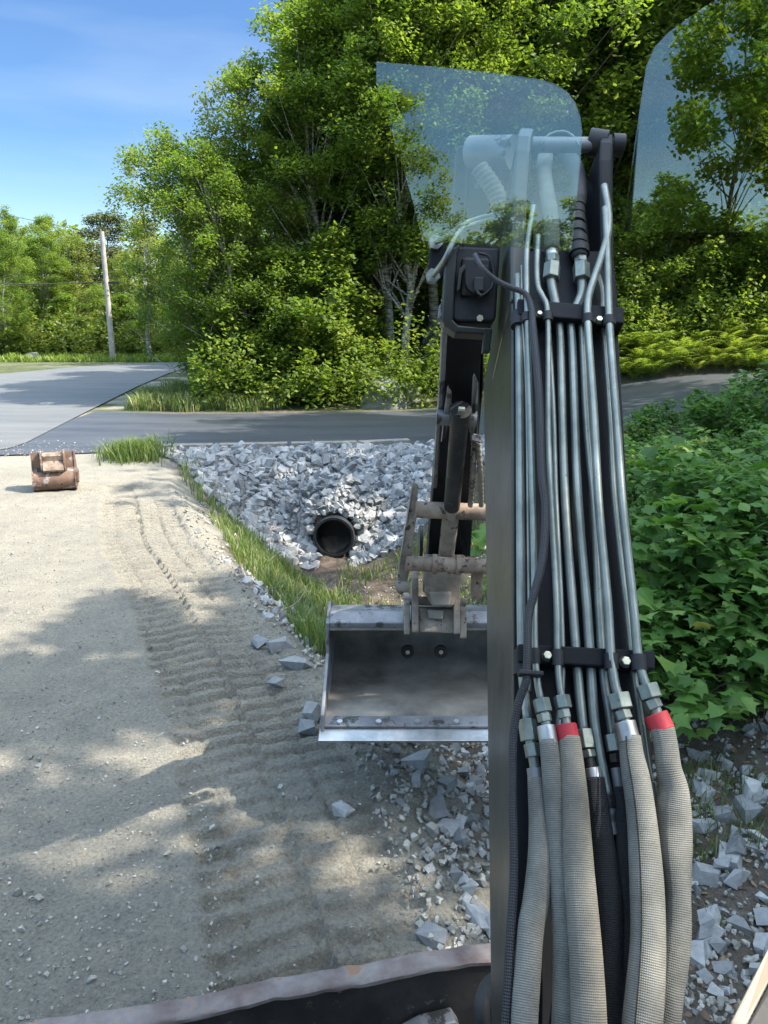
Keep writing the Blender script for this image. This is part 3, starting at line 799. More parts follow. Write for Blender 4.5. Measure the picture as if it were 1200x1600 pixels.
W = [  # key, px, f, scale, rot, wide, label
    ('birch', 318, 21.5, .86, 0.0, 1.05, 'leafy birch leaning out to the left at the left corner of the wood'),
    ('birch', 372, 20.6, .8, .5, 1.0, 'low birch with a white trunk over the grass verge'),
    ('ash', 405, 22.2, .96, .2, .9, 'yellow green ash rising above the low birches'),
    ('ash', 352, 23.5, .78, 2.2, 1.0, 'yellow green ash behind the leaning birch'),
    ('maple', 520, 24.0, .92, .3, .75, 'tall light green maple on the skyline left of the tallest crowns'),
    ('maple2', 580, 24.5, 1.05, .1, 1.0, 'very tall maple whose crown reaches the top edge left of centre'),
    ('forest', 590, 25.5, 1.0, 1.3, 1.1, 'very tall birch reaching the top edge above the boulder'),
    ('forest', 665, 23.5, .98, 2.0, 1.1, 'tall birch directly left of the excavator boom top'),
    ('forest', 500, 22.0, .72, 1.0, 1.1, 'slim birch with pale trunk above the side road middle'),
    ('forest', 600, 22.2, .85, 2.1, 1.0, 'slim birch with pale trunk rising behind the boulder'),
    ('forest', 636, 21.8, .8, 3.1, 1.0, 'slim birch with pale trunk just right of the boulder'),
    ('young', 440, 20.4, .85, 0., 1.1, 'dense young tree at the road edge right of the low birch'),
    ('young', 520, 20.6, .95, 1., 1.1, 'dense young tree at the road edge left of the boulder'),
    ('maple', 725, 25.0, 1.15, 2.5, 1.0, 'tall maple seen through the glass above the boom top'),
    ('maple2', 790, 24.0, 1.15, 1.0, 1.0, 'tall maple behind the ears of the boom'),
    ('maple', 860, 26.0, 1.2, .7, 1.0, 'tall dark maple right above the boom pin'),
    ('maple2', 930, 24.0, 1.2, 3.3, 1.0, 'tall dark maple just right of the boom'),
    ('maple', 1010, 25.0, 1.2, 4.0, 1.0, 'tall dark maple left of the right hand glass'),
    ('maple2', 1085, 23.5, 1.15, 5.0, 1.0, 'tall dark maple above the fern bank'),
    ('maple', 1160, 25.0, 1.15, 5.5, 1.0, 'tall dark maple second from the right edge'),
    ('maple2', 1230, 23.0, 1.1, .4, 1.0, 'tall dark maple cut by the right edge'),
    ('forest', 1100, 28.0, 1.0, .4, 1.0, 'pale stemmed birch deep in the wood above the ferns'),
    ('forest', 880, 29.0, 1.0, .9, 1.0, 'pale stemmed birch deep in the wood behind the boom'),
    ('forest', 700, 29.0, 1.05, 1.9, 1.0, 'pale stemmed birch deep in the wood left of the boom'),
    ('forest', 560, 30.0, .98, 2.9, 1.0, 'pale stemmed birch deep in the wood above the boulder'),
    ('forest', 450, 28.0, .66, 2.3, 1.0, 'pale stemmed birch deep in the wood above the low birch'),
    ('young', 985, 21.5, .75, 2., 1.1, 'sunlit young maple between the boom and the fern bank'),
    ('young', 1030, 22.0, .9, 3., 1.1, 'sunlit young maple rising behind the left ferns'),
    ('young', 1120, 22.4, .8, 1., 1.2, 'sunlit young maple behind the middle of the fern bank'),
    ('young', 1190, 22.0, .95, .6, 1.1, 'sunlit young maple behind the right end of the ferns'),
    ('maple', 1040, 32.0, 1.1, 1.1, 1.1, 'tree in the deep shade behind the right fern bank'),
    ('maple2', 1180, 33.0, 1.1, 2.1, 1.1, 'tree in the deep shade at the right edge of the wood'),
    ('maple', 800, 33.0, 1.1, 3.1, 1.1, 'tree in the deep shade hidden behind the boom'),
    ('maple2', 660, 34.0, 1.1, .1, 1.1, 'tree in the deep shade behind the boulder'),
]
for (k, px, f, s, r, wd, lab) in W: add_tree(k, px, f, s, r, lab, wide=wd)
FARG = 'trees along the far side of the road'
for (k, px, f, s, r, wd, lab) in [
    ('maple', -40, 46, .68, .2, 1.0, 'far maple at the left edge, partly cut by it'),
    ('birch', 14, 43, .82, 3.0, 1.0, 'far birch with a forked white trunk at the left edge'),
    ('maple2', 48, 50, .72, 1.2, 1.0, 'far maple between the forked birch and the pole'),
    ('maple', 92, 52, .72, 2.2, 1.0, 'far maple with a pointed top left of the pole'),
    ('forest', 80, 47, .5, 3.2, 1.2, 'far cluster tree with bare grey stems left of the pole'),
    ('ash', 130, 49, .8, 1.7, 1.0, 'far yellow green ash just left of the pole'),
    ('pine', 188, 52, .98, .4, 1.2, 'far flat topped pine behind the pole'),
    ('ash', 215, 46, .66, .8, 1.1, 'far yellow green ash right of the pole'),
    ('maple2', 262, 50, .6, 2.8, 1.0, 'far maple where the road bends out of sight'),
    ('ash', 300, 48, .7, 2.9, 1.1, 'far ash beyond the bend behind the leaning birch'),
    ('birch', 165, 44.5, .5, 1.9, 1.0, 'small far birch with white limbs at the foot of the pole'),
    ('poplar', 238, 41.5, 1.27, .3, 1.0, 'slender pale poplar standing alone against the sky'),
    ('young', 30, 44, .8, 1.9, 1.2, 'far young tree beside the forked birch'),
    ('young', 110, 45, .75, .9, 1.3, 'far young tree under the grey stems'),
    ('young', 205, 44, .75, 2.9, 1.3, 'far young tree right of the pole foot'),
    ('young', 245, 45, .75, 3.9, 1.3, 'far young tree above the road bend')]:
    add_tree(k, px, f, s, r, lab, FARG, wide=wd)

# trees beyond the frame that stand behind and right of the machine; they shade it and are mirrored in the glass
SG = 'trees behind and beside the machine'
SHADE = [(8.25, -1.03, 1.05, 1.05), (9.56, 4.21, 0.95, 1), (7.54, 3.73, 0.74, 0.95), (11.25, 11.85, 1.35, 1.05), (13.6, 14.6, 1.6, 0.6), (12.79, 8.87, 1.0, 1), (12.95, 5.25, 1.2, 0.8), (14.27, 0.43, 1.1, 1)]
SHL = ['tree overhanging the machine from behind', 'tree close beside the right of the machine', 'tree between the overhanging one and the machine', 'tall tree right of the ditch', 'tree where the side road climbs out of view',
       'tree farthest out on the bank', 'tallest tree standing behind the bank', 'tree deep behind the machine']
for i, (x, f, s, wd) in enumerate(SHADE):
    add_tree('canopy' if i == 2 else 'tall' if i == 0 else 'shade', 0, f, s, i * 1.1, SHL[i], SG, X=x, wide=wd)
MIR = [(-.25, -16, .58, 1), (-4.2, -18, .8, 1.1), (7.6, -16.5, .74, .8), (2.2, -26, .46, 1.2), (4.6, -27, .5, 1.2), (6.9, -26, .48, 1.2), (9.4, -26, .5, 1.), (-7, -24, .7, 1), (13.5, -20, 1.0, 1)]
ML = ['tree mirrored in the left of the big pane', 'broad tree behind the viewer on the left', 'tree mirrored in the upper right pane', 'low tree far behind the viewer, first of three', 'low tree far behind the viewer, middle of three', 'low tree far behind the viewer, last of three',
      'mid sized tree behind the low ones', 'tree far behind on the left', 'tall tree far behind on the right']
for i, (x, f, s, wd) in enumerate(MIR):
    add_tree('maple' if i == 0 else 'shade', 0, f, s, i * 1.7, ML[i], SG, X=x, wide=wd)

# undergrowth: low foliage, uncountable
def undergrowth(name, label, n, region, zr, lsize, mat, seed, shape='rhomb'):
    rng = np.random.default_rng(seed); c = []
    while len(c) < n:
        m = n
        x = rng.uniform(region[0], region[1], m); f = rng.uniform(region[2], region[3], m)
        ok = region[4](x, f); x = x[ok]; f = f[ok]
        top = zr * ((.35 + 1.0 * vnoise(x * 1.1, f * 1.1, seed) * vnoise(x * 3, f * 3, seed + 1) * 2) if zr < 4 else (.8 + .35 * vnoise(x * .6, f * .2, seed)))
        z = ground_z(x, f, False) + top * rng.random(len(x)) ** (.6 if zr < 4 else 1.35)
        c += list(np.stack([x, f, z], 1))
    c = np.array(c[:n]); V, F, T = leaves_mesh(c, lsize, rng, .3, shape)
    o = mk(name, (V, F), M[mat], attr={'tone': ('FACE', T)}); tag(o, label, kind='stuff'); return o
undergrowth('distant_woods', 'dense shaded woods filling the view between the front trees', 95000, (-9, 40, 36, 44, lambda x, f: x > -100), 9.5, .34, 'leaf', 43)
undergrowth('far_woods', 'dense woods closing the view behind the far trees', 42000, (-48, -8, 54, 60, lambda x, f: x > -100), 7.6, .4, 'leaf_yellow', 44)
undergrowth('woods_behind', 'low line of woods behind the viewer mirrored in the glass', 16000, (-9, 16, -31, -27, lambda x, f: x > -100), 5.2, .34, 'leaf', 45)
undergrowth('undergrowth', 'low leafy undergrowth along the wood edge behind the side road', 42000, (-6.5, 13, 18.3, 24, lambda x, f: (f > Fd(x) + drive_w(x) + .5) & (x > -.25 * f)), 1.5, .12, 'leaf', 41)
undergrowth('roadside_shrubbery', 'low shrubbery under the far trees by the pole', 16000, (-26, -8, 42, 47, lambda x, f: x > -30), 1.8, .2, 'leaf_yellow', 42)

# grass
def grass(name, label, n, sampler, hmin, hmax, wd, seed, mat='grass', bend=.5):
    rng = np.random.default_rng(seed); X, Fv = sampler(rng, n); n = len(X)
    z = ground_z(X, Fv) - .01
    base = np.stack([X, Fv, z], 1); h = rng.uniform(hmin, hmax, n) * (.6 + .8 * vnoise(X * 2, Fv * 2, seed))
    a = rng.uniform(0, 2 * math.pi, n); ln = rng.uniform(.15, bend, n) * h
    side = np.stack([-np.sin(a + rng.normal(0, .5, n)), np.cos(a), 0 * a], 1) * wd * rng.uniform(.6, 1.3, n)[:, None]
    lean = np.stack([np.cos(a), np.sin(a), 0 * a], 1)
    lev = []
    for t, wf in ((0, 1), (.35, .9), (.7, .6)):
        c = base + lean * (ln * t * t)[:, None] + np.array([0, 0, 1]) * (h * (t - .18 * t * t))[:, None]
        lev += [c - side * wf, c + side * wf]
    tip = base + lean * (ln * 1.2)[:, None] + np.array([0, 0, 1]) * (h * .8)[:, None]
    lev += [tip]
    V = np.stack(lev, 1).reshape(-1, 3)
    fan = np.array([[0, 1, 3], [0, 3, 2], [2, 3, 5], [2, 5, 4], [4, 5, 6]])
    F = (np.arange(n)[:, None, None] * 7 + fan[None]).reshape(-1, 3)
    T = np.repeat(rng.random(n), 5)
    o = mk(name, (V, F), M[mat], attr={'tone': ('FACE', T)}); tag(o, label, kind='stuff'); return o
def samp_bank(rng, n):
    f = rng.uniform(4.9, 11.8, n); x = edge(f) + .22 * sstep(5, 6.5, f) + rng.uniform(.05, 1.9, n) * (.5 + .5 * sstep(4.8, 6.5, f)) * (1 - .62 * sstep(8.0, 10.5, f))
    d = vnoise(x * 2.2, f * 2.2, 77); k = ((d > .3) | (rng.random(n) < .2)) & ((f < 9.2) | (rng.random(n) < .12)); return x[k], f[k]
grass('grass', 'bright green grass growing down the pad edge beside the ditch', 11000, samp_bank, .16, .36, .006, 51)
def samp_tuft(rng, n):
    x = rng.normal(-4.0, .22, n); f = rng.normal(12.25, .22, n); return x, f
grass('grass_tuft', 'tuft of tall weedy grass at the left end of the kerb', 1300, samp_tuft, .2, .5, .008, 52)
def samp_verge(rng, n):
    x = rng.uniform(-7.5, -2.5, n); f = rng.uniform(18.2, 24, n); k = (x > -6.6) & (f > Fd(x) + 5.5 + vnoise(x * 1.7, f * 0, 5) * .7) & (vnoise(x * 2.1, f * 2.1, 19) > .28); return x[k], f[k]
grass('verge_grass', 'tall green grass on the verge below the leaning birch', 16000, samp_verge, .16, .52, .012, 53)
def samp_far(rng, n):
    x = rng.uniform(-30, -8, n); f = rng.uniform(39.5, 44, n) ; k = f > 39.6; return x[k], f[k]
grass('far_grass', 'yellow green grass strip beyond the far side of the road', 12000, samp_far, .15, .5, .04, 54, 'fern')
def samp_right(rng, n):
    x = rng.uniform(1.2, 3.3, n); f = rng.uniform(2.8, 5.4, n); d = vnoise(x * 3, f * 3, 7); k = (d > .5) & (x > 1.3 + (5 - f) * .12); return x[k], f[k]
grass('thin_grass', 'thin dull grass on the slope below the shrubs', 6000, samp_right, .06, .2, .003, 55)
def samp_ditch(rng, n):
    x = rng.uniform(-.6, 2.4, n); f = rng.uniform(6.5, 10.4, n); d = vnoise(x * 2, f * 2, 17); k = (d > .45) & (x - edge(f) > 1.6 + (f < 9) * .6); return x[k], f[k]
grass('ditch_weeds', 'scattered weeds in the dark ditch bottom behind the bucket', 3500, samp_ditch, .08, .28, .008, 56)

# shrubs right of the boom
def make_bush(seed, h, rad, n, lsize, shape):
    rng = np.random.default_rng(seed); rnd = random.Random(seed); tubes = []; cen = []
    for i in range(26):
        a = rnd.uniform(0, 6.28); rr = rad * rnd.random() ** .5; zt = h * rnd.uniform(.25, 1) * (1 - .35 * (rr / rad) ** 2)
        p = Vector((math.cos(a) * rr, math.sin(a) * rr, zt)); q = Vector((math.cos(a) * rr * .2, math.sin(a) * rr * .2, 0))
        tubes.append(tube([q, q.lerp(p, .5) + Vector((0, 0, h * .1)), p], [.009, .006, .002], 5, .1)); cen.append(tuple(p))
    cen = np.array(cen); ci = rng.integers(0, len(cen), n)
    c = cen[ci] + rand_dirs(n, rng) * (rng.random(n) ** .5)[:, None] * np.array([.34, .34, .2])
    low = rng.random(n) < .3; c[low, 2] = c[low, 2] * rng.random(low.sum())
    return join_tubes(tubes), leaves_mesh(c, lsize, rng, .5, shape, None, 1.2)
BP_ = [make_bush(61, 1.5, .85, 1800, .12, 'maple'), make_bush(62, 1.3, .8, 2300, .085, 'oval'), make_bush(63, .75, .6, 800, .11, 'maple')]
bcache = {}
BL = [(0, 2.3, 5.3, 1.0, 'maple leaved shrub directly right of the tube bank'), (1, 3.05, 5.2, 1.0, 'shrub of small oval leaves at the right edge'),
      (1, 2.05, 6.2, 1.1, 'oval leaved shrub behind the one next to the tubes'), (0, 2.9, 6.2, 1.15, 'tall maple leaved shrub behind the right edge shrub'),
      (0, 3.9, 6.0, 1.2, 'maple leaved shrub cut by the right edge'), (0, 2.5, 7.4, 1.1, 'maple leaved shrub in the middle of the shady bank'),
      (1, 3.5, 7.6, 1.3, 'oval leaved shrub high on the shady bank'), (0, 4.6, 7.8, 1.3, 'big maple leaved shrub near the top right of the bank'),
      (0, 3.4, 9.0, 1.2, 'maple leaved shrub below the side road on the right'), (1, 4.7, 9.6, 1.3, 'oval leaved shrub just below the sunny ferns'),
      (2, 2.05, 4.75, 1.0, 'low shrub with broad lobed leaves lowest beside the tubes'), (2, 2.65, 4.6, 1.0, 'low broad leaved shrub in front at the right edge'),
      (2, 1.6, 6.8, 1.2, 'low shrub seen between the arm and the boom'), (0, 2.6, 9.6, 1.0, 'shrub at the foot of the side road near the tubes'),
      (0, 5.6, 9.2, 1.2, 'maple leaved shrub at the top of the bank by the right edge'), (2, 4.0, 11.6, 1.5, 'low shrub along the side road shoulder'), (0, 5.3, 11.8, 1.0, 'maple leaved shrub at the road shoulder below the ferns'), (1, 6.4, 12.2, 1.2, 'oval leaved shrub at the road shoulder by the right edge'), (1, 3.2, 12.0, 1.0, 'oval leaved shrub where the shoulder meets the boom'), (0, 6.5, 11.4, 8.0, 'tall maple leaved shrub rising over the paving at the right edge'), (1, 5.6, 11.0, 7.85, 'rounded oval leaved shrub partly covering the paving'), (0, 4.3, 12.1, 7.4, 'low maple leaved shrub at the near edge of the paving beside the boom'), (1, 5.6, 12.5, 7.45, 'low oval leaved shrub in the middle of the paving edge'), (0, 6.9, 12.9, 7.42, 'low maple leaved shrub near the right end of the paving edge'), (1, 8.0, 13.0, 7.5, 'low oval leaved shrub at the right end of the paving edge'), (0, 4.7, 10.7, 7.7, 'maple leaved shrub just reaching over the paving edge')]
for (k, x, f, s, lab) in BL:
    z = gz_s(x, f) - .03
    s = (s - 7) if s > 6 else min(s, max(.28, (2.2 - .118 * f - z) / (1.75 if k == 0 else 1.5 if k == 1 else .9)))
    t = thing('shrub', lab, 'shrub', (x, f, z), 'shrubs on the shady bank right of the boom')
    if k not in bcache:
        OFF[t.name] = Vector((0, 0, 0)); b = BP_[k]
        a = mk('stems', b[0], M['bark'], t, smooth=True); l = mk('foliage', (b[1][0], b[1][1]), M['leaf_shrub'], t, attr={'tone': ('FACE', b[1][2])})
        bcache[k] = (a, l)
    else:
        for q in bcache[k]:
            c = q.copy(); C.objects.link(c); c.parent = t
    t.scale = (s, s, s); t.rotation_euler = (0, 0, random.uniform(0, 6.28))
# ferns
def make_fern(seed, L=.6, nf=9):
    rnd = random.Random(seed); V = []; F = []; 
    for i in range(nf):
        a = 6.28 * i / nf + rnd.uniform(-.3, .3); l = L * rnd.uniform(.7, 1.1); dirv = Vector((math.cos(a), math.sin(a), 0)); sd_ = Vector((-dirv.y, dirv.x, 0))
        prev = None
        N = 14
        for j in range(N):
            t = j / N; p = dirv * (l * .75 * t) + Vector((0, 0, l * (1.15 * t - .72 * t * t)))
            t2 = (j + 1) / N; p2 = dirv * (l * .75 * t2) + Vector((0, 0, l * (1.15 * t2 - .72 * t2 * t2)))
            n = len(V); V += [p - sd_ * .003, p + sd_ * .003, p2 + sd_ * .002, p2 - sd_ * .002]; F.append((n, n + 1, n + 2, n + 3))
            wl = l * .3 * math.sin(math.pi * min(1, t * .85 + .18)) ** 1.1
            if j < 2: continue
            for sg in (-1, 1):
                n = len(V); q = p + sd_ * sg * wl + (p2 - p) * .9 - Vector((0, 0, wl * .25))
                V += [p, p + (p2 - p) * .5 + (q - p) * .35, q, p + (p2 - p) * .95]
                F.append((n, n + 1, n + 2, n + 3) if sg < 0 else (n + 3, n + 2, n + 1, n))
    return np.array([tuple(v) for v in V]), np.array(F)
FERN = [make_fern(s) for s in (71, 72, 73)]
Vs = []; Fs = []; Ts = []; n = 0
for i in range(400):
    x = RNG.uniform(4.2, 14); f = Fd(x) + drive_w(x) + .25 + RNG.random() ** 1.3 * 3.2
    v, f_ = FERN[i % 3]; s = RNG.uniform(1.1, 2.1); a = RNG.uniform(0, 6.28); ca, sa = math.cos(a), math.sin(a)
    vv = (v * s) @ np.array([[ca, -sa, 0], [sa, ca, 0], [0, 0, 1]]).T + np.array([x, f, gz(x, f)])
    Vs.append(vv); Fs.append(f_ + n); n += len(vv); Ts.append(np.clip(RNG.random() * .6 + RNG.random(len(f_)) * .4, 0, 1))
o = mk('fern_bank', (np.concatenate(Vs), np.concatenate(Fs)), M['fern'], attr={'tone': ('FACE', np.concatenate(Ts))})
tag(o, 'sunlit yellow green ferns covering the bank beyond the side road', kind='stuff')
for i, (px, py, s, lab) in enumerate([(1078, 1090, .62, 'fern with long fronds right of the lower clamp'), (1120, 1130, .7, 'fern spreading over the dark soil below the shrubs'), (1040, 1060, .45, 'small fern touching the outermost steel tube')]):
    p = on_ground(px, py); v, f_ = FERN[i]
    o = mk('fern', (v * s + np.array([p.x, p.y, p.z]), f_), M['leaf_shrub'], attr={'tone': ('FACE', RNG.random(len(f_)) * .9)}, loc=(p.x, p.y, p.z))
    tag(o, lab, 'fern', 'ferns below the shrubs')

rng = np.random.default_rng(99); c = []
while len(c) < 1500:
    x = rng.uniform(.2, 3.0); f = rng.uniform(2.2, 5.6)
    if x < edge(f) + .5: continue
    c.append((x, f, gz(x, f) + .008))
V_, F_, T_ = leaves_mesh(np.array(c), .045, rng, .1, 'oval', None, 1.5)
o = mk('leaf_litter', (V_, F_), M['litter'], attr={'tone': ('FACE', T_)}); tag(o, 'dry brown leaf litter lying on the dark slope soil', kind='stuff')
# dead twig
p = on_ground(440, 975); q = [p + Vector((-.12, -.1, .04)), p + Vector((0, 0, .1)), p + Vector((.12, .05, .16)), p + Vector((.2, .16, .27))]
m_ = join_tubes([tube(q, [.006, .006, .004, .002], 6), tube([q[1], q[1] + Vector((-.1, .1, .1))], [.004, .002], 5), tube([q[2], q[2] + Vector((-.02, .05, .14))], [.003, .001], 5)])
o = mk('twig', m_, M['twig'], smooth=True, loc=tuple(p)); tag(o, 'pale dead twig lying on the pad edge above the stones', 'twig')

# ------------------------------------------------------------------ utility pole
pb = G(177, 565); pt_z = 6.35
pole = thing('utility_pole', 'weathered wooden utility pole by the far bend of the road', 'pole', (pb.x, pb.y, gz(pb.x, pb.y)))
mk('shaft', MB().cyl((pb.x, pb.y, -.1), (pb.x - .03, pb.y, pt_z), .15, .11, 14).out(), M['wood_pole'], pole, smooth=math.radians(40))
mk('cable', tube([(pb.x, pb.y - .05, 3.95), (pb.x - 4, pb.y - 3, 3.75), (pb.x - 16, pb.y - 12, 5.2)], .022, 6, .5), M['rubber'], pole)
mk('bracket', MB().box((pb.x + .3, pb.y, 3.9), (.35, 0, 0), (0, .05, 0), (0, 0, .05)).out(), M['black_steel'], pole)
cb = tube([(-34, 42, 10.0), (-24, 42, 8.2), (pb.x, pb.y, pt_z - .15)], .012, 6, 1.0)
mk('power_line', cb, M['rubber'], pole)

# ------------------------------------------------------------------ spare bucket
sb0 = G(87, 768); SBX, SBF = sb0.x, sb0.y
sbk = thing('trenching_bucket', 'small rusty trenching bucket standing on the gravel', 'bucket', (SBX, SBF, 0))
hw = .262
def yz(x, pts): return [Vector((SBX + x, SBF + a, b)) for a, b in pts]
# profile (side view): a = away from viewer, b = up. back shell curve facing the viewer, mouth away
prof = [(.10, .50), (.07, .30), (.0, .24), (-.035, .17), (-.03, .09), (.02, .025), (.12, .0), (.42, .012), (.5, .05)]
def shell(x0, x1, prof, th, ox, oy):
    m = MB(); n = len(prof)
    inner = []
    for i in range(n):
        a = Vector((prof[max(i - 1, 0)])); b = Vector(prof[min(i + 1, n - 1)]); d = (b - a).normalized(); nn = Vector((-d.y, d.x)) * th
        inner.append((prof[i][0] + nn.x, prof[i][1] + nn.y))
    loop = list(prof) + inner[::-1]
    pts_ = [Vector((ox + x0, oy + a, b)) for a, b in loop]
    v = pts_ + [p_ + Vector((x1 - x0, 0, 0)) for p_ in pts_]; k = len(loop)
    F = [(i, (i + 1) % k, (i + 1) % k + k, i + k) for i in range(k)]
    for i in range(n - 1):
        j = k - 1 - i; F.append((i, j, j - 1, i + 1)); F.append((i + k, i + 1 + k, j - 1 + k, j + k))
    m.add(v, F); return m
shl = mk('shell', shell(-hw + .012, hw - .012, prof, .014, SBX, SBF).out(), M['bucket_rust'], sbk, smooth=math.radians(40))
sidep = [(.09, .515), (.06, .31), (-.012, .25), (-.05, .17), (-.045, .08), (.01, .012), (.12, -.004), (.44, .0), (.5, .05), (.42, .3), (.3, .5)]
for sx in (-1, 1):
    o = mk('side_plate', MB().prism(yz(sx * hw - (.012 if sx > 0 else 0), sidep), (.012, 0, 0)).out(), M['bucket_rust'], sbk); bevel(o, .002, 1)
# mounting bracket: two ears and hooked saddle between
for sx in (-.145, .13):
    ear = [(.1, .54), (.02, .54), (-.02, .5), (-.03, .4), (-.03, .3), (.0, .27), (.09, .3)]
    o = mk('ear', MB().prism(yz(sx, ear), (.022, 0, 0)).out(), M['bucket_rust'], sbk); bevel(o, .003, 2)
sad = [(.06, .51), (-.0, .47), (.01, .4), (-.03, .34), (-.05, .29), (-.02, .262), (.05, .28), (.05, .34), (.03, .4), (.04, .46), (.09, .49)]
o = mk('saddle', MB().prism(yz(-.12, sad), (.247, 0, 0)).out(), M['rust'], sbk); bevel(o, .003, 2)
o = mk('recess_strip', MB().prism(yz(-.2, [(.05, .31), (.02, .255), (.06, .25), (.09, .31)]), (.36, 0, 0)).out(), M['rubber'], sbk)  # solid black strip stands in for the dark of a recess
for sx in (-.1, .09):
    p0 = Vector((SBX + sx, SBF - .0365, .1)); mk('drain_hole', MB().cyl(p0, p0 + Vector((0, -.003, 0)), .014, n=12).out(), M['rubber'], shl)
sbk.rotation_euler = (0, 0, math.radians(19))
o = mk('side_cutter', MB().prism(yz(hw + .001, [(.1, .28), (.0, .25), (-.0, .12), (.12, .08), (.3, .2)]), (.03, 0, 0)).out(), M['bucket_rust'], sbk); bevel(o, .003, 1)

# ================================================================== EXCAVATOR
EX_ = thing('excavator', 'black crawler excavator whose boom, hoses, arm and bucket reach forward', 'excavator', (0.1, -.6, 0))
O = P(902, 1050, 1.3); Otop = P(882, 500, 1.61)
U = (Otop - O).normalized(); Wv = (R_ - U * U.dot(R_)).normalized(); N = Wv.cross(U).normalized()
if N.z < 0: N = -N
def BP(px, py, h=0.0):
    r = ray(px, py); t = (O + N * h - EYE).dot(N) / r.dot(N); return EYE + r * t
def dep(p): return (p - EYE).dot(A_)
def rpx(p, wpx): return wpx / FPX * dep(p) / 2
# --- boom body
st = [(1850, 808, 1090, .24), (1600, 803, 1060, .26), (1400, 801, 1040, .28), (1050, 800, 1008, .34), (780, 800, 982, .4), (500, 799, 966, .48), (395, 797, 958, .5)]
m_ = MB(); vs_ = []
for (y, l, r, th) in st:
    L_ = BP(l, y); R2 = BP(r, y); vs_ += [L_, R2, R2 - N * th, L_ - N * th]
F = []
for i in range(len(st) - 1):
    for k in range(4): F.append((i * 4 + k, i * 4 + (k + 1) % 4, (i + 1) * 4 + (k + 1) % 4, (i + 1) * 4 + k))
F += [(3, 2, 1, 0), tuple(range(len(st) * 4 - 4, len(st) * 4))]
m_.add(vs_, F)
boom = mk('boom', m_.out(), M['boom_side'], EX_); bevel(boom, .006, 2)
# top cover plate in black sitting on the boom face
mt = MB(); vs_ = []
for (y, l, r, th) in st:
    L_ = BP(l + 3, y, .004); R2 = BP(r - 3, y, .004); vs_ += [L_, R2, R2 + N * .004, L_ + N * .004]
mt.add(vs_, F); mk('face_plate', mt.out(), M['black_paint'], boom)
# ears
def slab(pxs, h0, h1, thick_px, mat, name, par, side=1, bv=.004):
    """plate whose edge is traced on the face plane: left outline points at h0.. prism along Wv"""
    pass
def plate_lr(front, back_h, wd, mat, name, par, bv=.004):
    """front: list of (px,py,h) along the near edge from low to high; plate goes back by back_h along -N; width wd along Wv"""
    f_ = [BP(a, b, h) for a, b, h in front]; k = len(f_)
    bk = [p_ - N * bh for p_, bh in zip(f_, back_h)]
    return mk_b(MB().prism(f_ + bk[::-1], Wv * wd), mat, name, par, bv)
def mk_b(m, mat, name, par, bv=.004, sm=False):
    o = mk(name, m.out(), mat, par, smooth=sm)
    if bv: bevel(o, bv, 2)
    return o
# left ear and right ear of the boom top
plate_lr([(797, 470, .006), (797, 400, .012), (801, 300, .02), (805, 235, .03), (808, 212, .025), (813, 199, .0)], [.3, .35, .35, .2, .12, .05], .034, M['boom_side'], 'boom_ear', boom, .006)
plate_lr([(945, 480, .0), (938, 400, .012), (937, 320, .02), (936, 250, .03), (937, 222, .025), (940, 208, .0)], [.3, .35, .35, .2, .12, .05], .03, M['black_paint'], 'boom_ear', boom, .006)
mk_b(MB().prism([BP(832, 400, -.1), BP(938, 400, -.1), BP(938, 300, -.12), BP(834, 300, -.12)], -N * .03), M['black_steel'], 'back_plate', boom, .002)
a, b = BP(826, 226, -.015), BP(948, 226, -.015)
pin = mk('pin', MB().cyl(a, b + Wv * .03, .018, n=24).out(), M['worn'], boom, smooth=math.radians(40))
mk('pin_head', MB().cyl(b + Wv * .012, b + Wv * .04, .026, n=20).out(), M['black_steel'], pin, smooth=math.radians(40))
c_ = BP(920, 222, -.02)
mk('pin_collar', MB().cyl(c_, b, .032, n=20).out(), M['black_steel'], boom, smooth=math.radians(40))
# cable loop above the pin
lp = [BP(845, 226, 0), BP(858, 210, .0), BP(880, 205, 0), BP(895, 212, 0), BP(905, 228, 0)]
mk('wire_loop', tube(lp, .003, 6), M['zinc_dull'], boom, smooth=True)

# --- tubes
TUBES = [  # layer h, width px, points
    (.058, 9.5, [(834, 322), (824, 385), (823, 450), (824, 500), (830, 700), (835, 900), (836, 1020), (841, 1075), (846, 1096)]),
    (.058, 9.5, [(841, 368), (839, 425), (842, 452), (853, 472), (856, 497), (857, 680), (861, 780), (870, 950), (871, 1026), (875, 1075), (879, 1092)]),
    (.06, 12.5, [(944, 290), (950, 325), (951, 358), (940, 400), (920, 462), (918, 480), (919, 515), (928, 647), (935, 780), (950, 950), (955, 1029), (962, 1074), (968, 1092)]),
    (.06, 13, [(946, 325), (949, 400), (952, 500), (965, 680), (972, 780), (990, 950), (998, 1032), (1006, 1062), (1012, 1078)]),
    (.03, 13.5, [(809, 430), (811, 513), (813, 780), (815, 1000), (817, 1060), (822, 1100), (825, 1128)]),
    (.026, 8, [(858, 520), (865, 640), (869, 780), (877, 950), (879, 1060), (872, 1140), (868, 1230)]),
    (.026, 14, [(872, 485), (875, 523), (883, 780), (895, 950), (903, 1058), (909, 1120), (912, 1145)]),
    (.026, 15, [(889, 485), (893, 523), (903, 780), (917, 950), (924, 1061), (929, 1130), (937, 1180), (946, 1225), (950, 1245)]),
    (.026, 12.5, [(908, 490), (910, 523), (918, 680), (928, 780), (936, 950), (944, 1064), (951, 1108), (957, 1150)]),
    (.026, 10, [(930, 420), (940, 450), (942, 495), (945, 530), (953, 647), (960, 780), (979, 950), (992, 1064), (1003, 1140), (1012, 1203), (1018, 1228)]),
    (.045, 4, [(815, 415), (817, 500), (822, 600), (826, 900), (828, 1080)]),
]
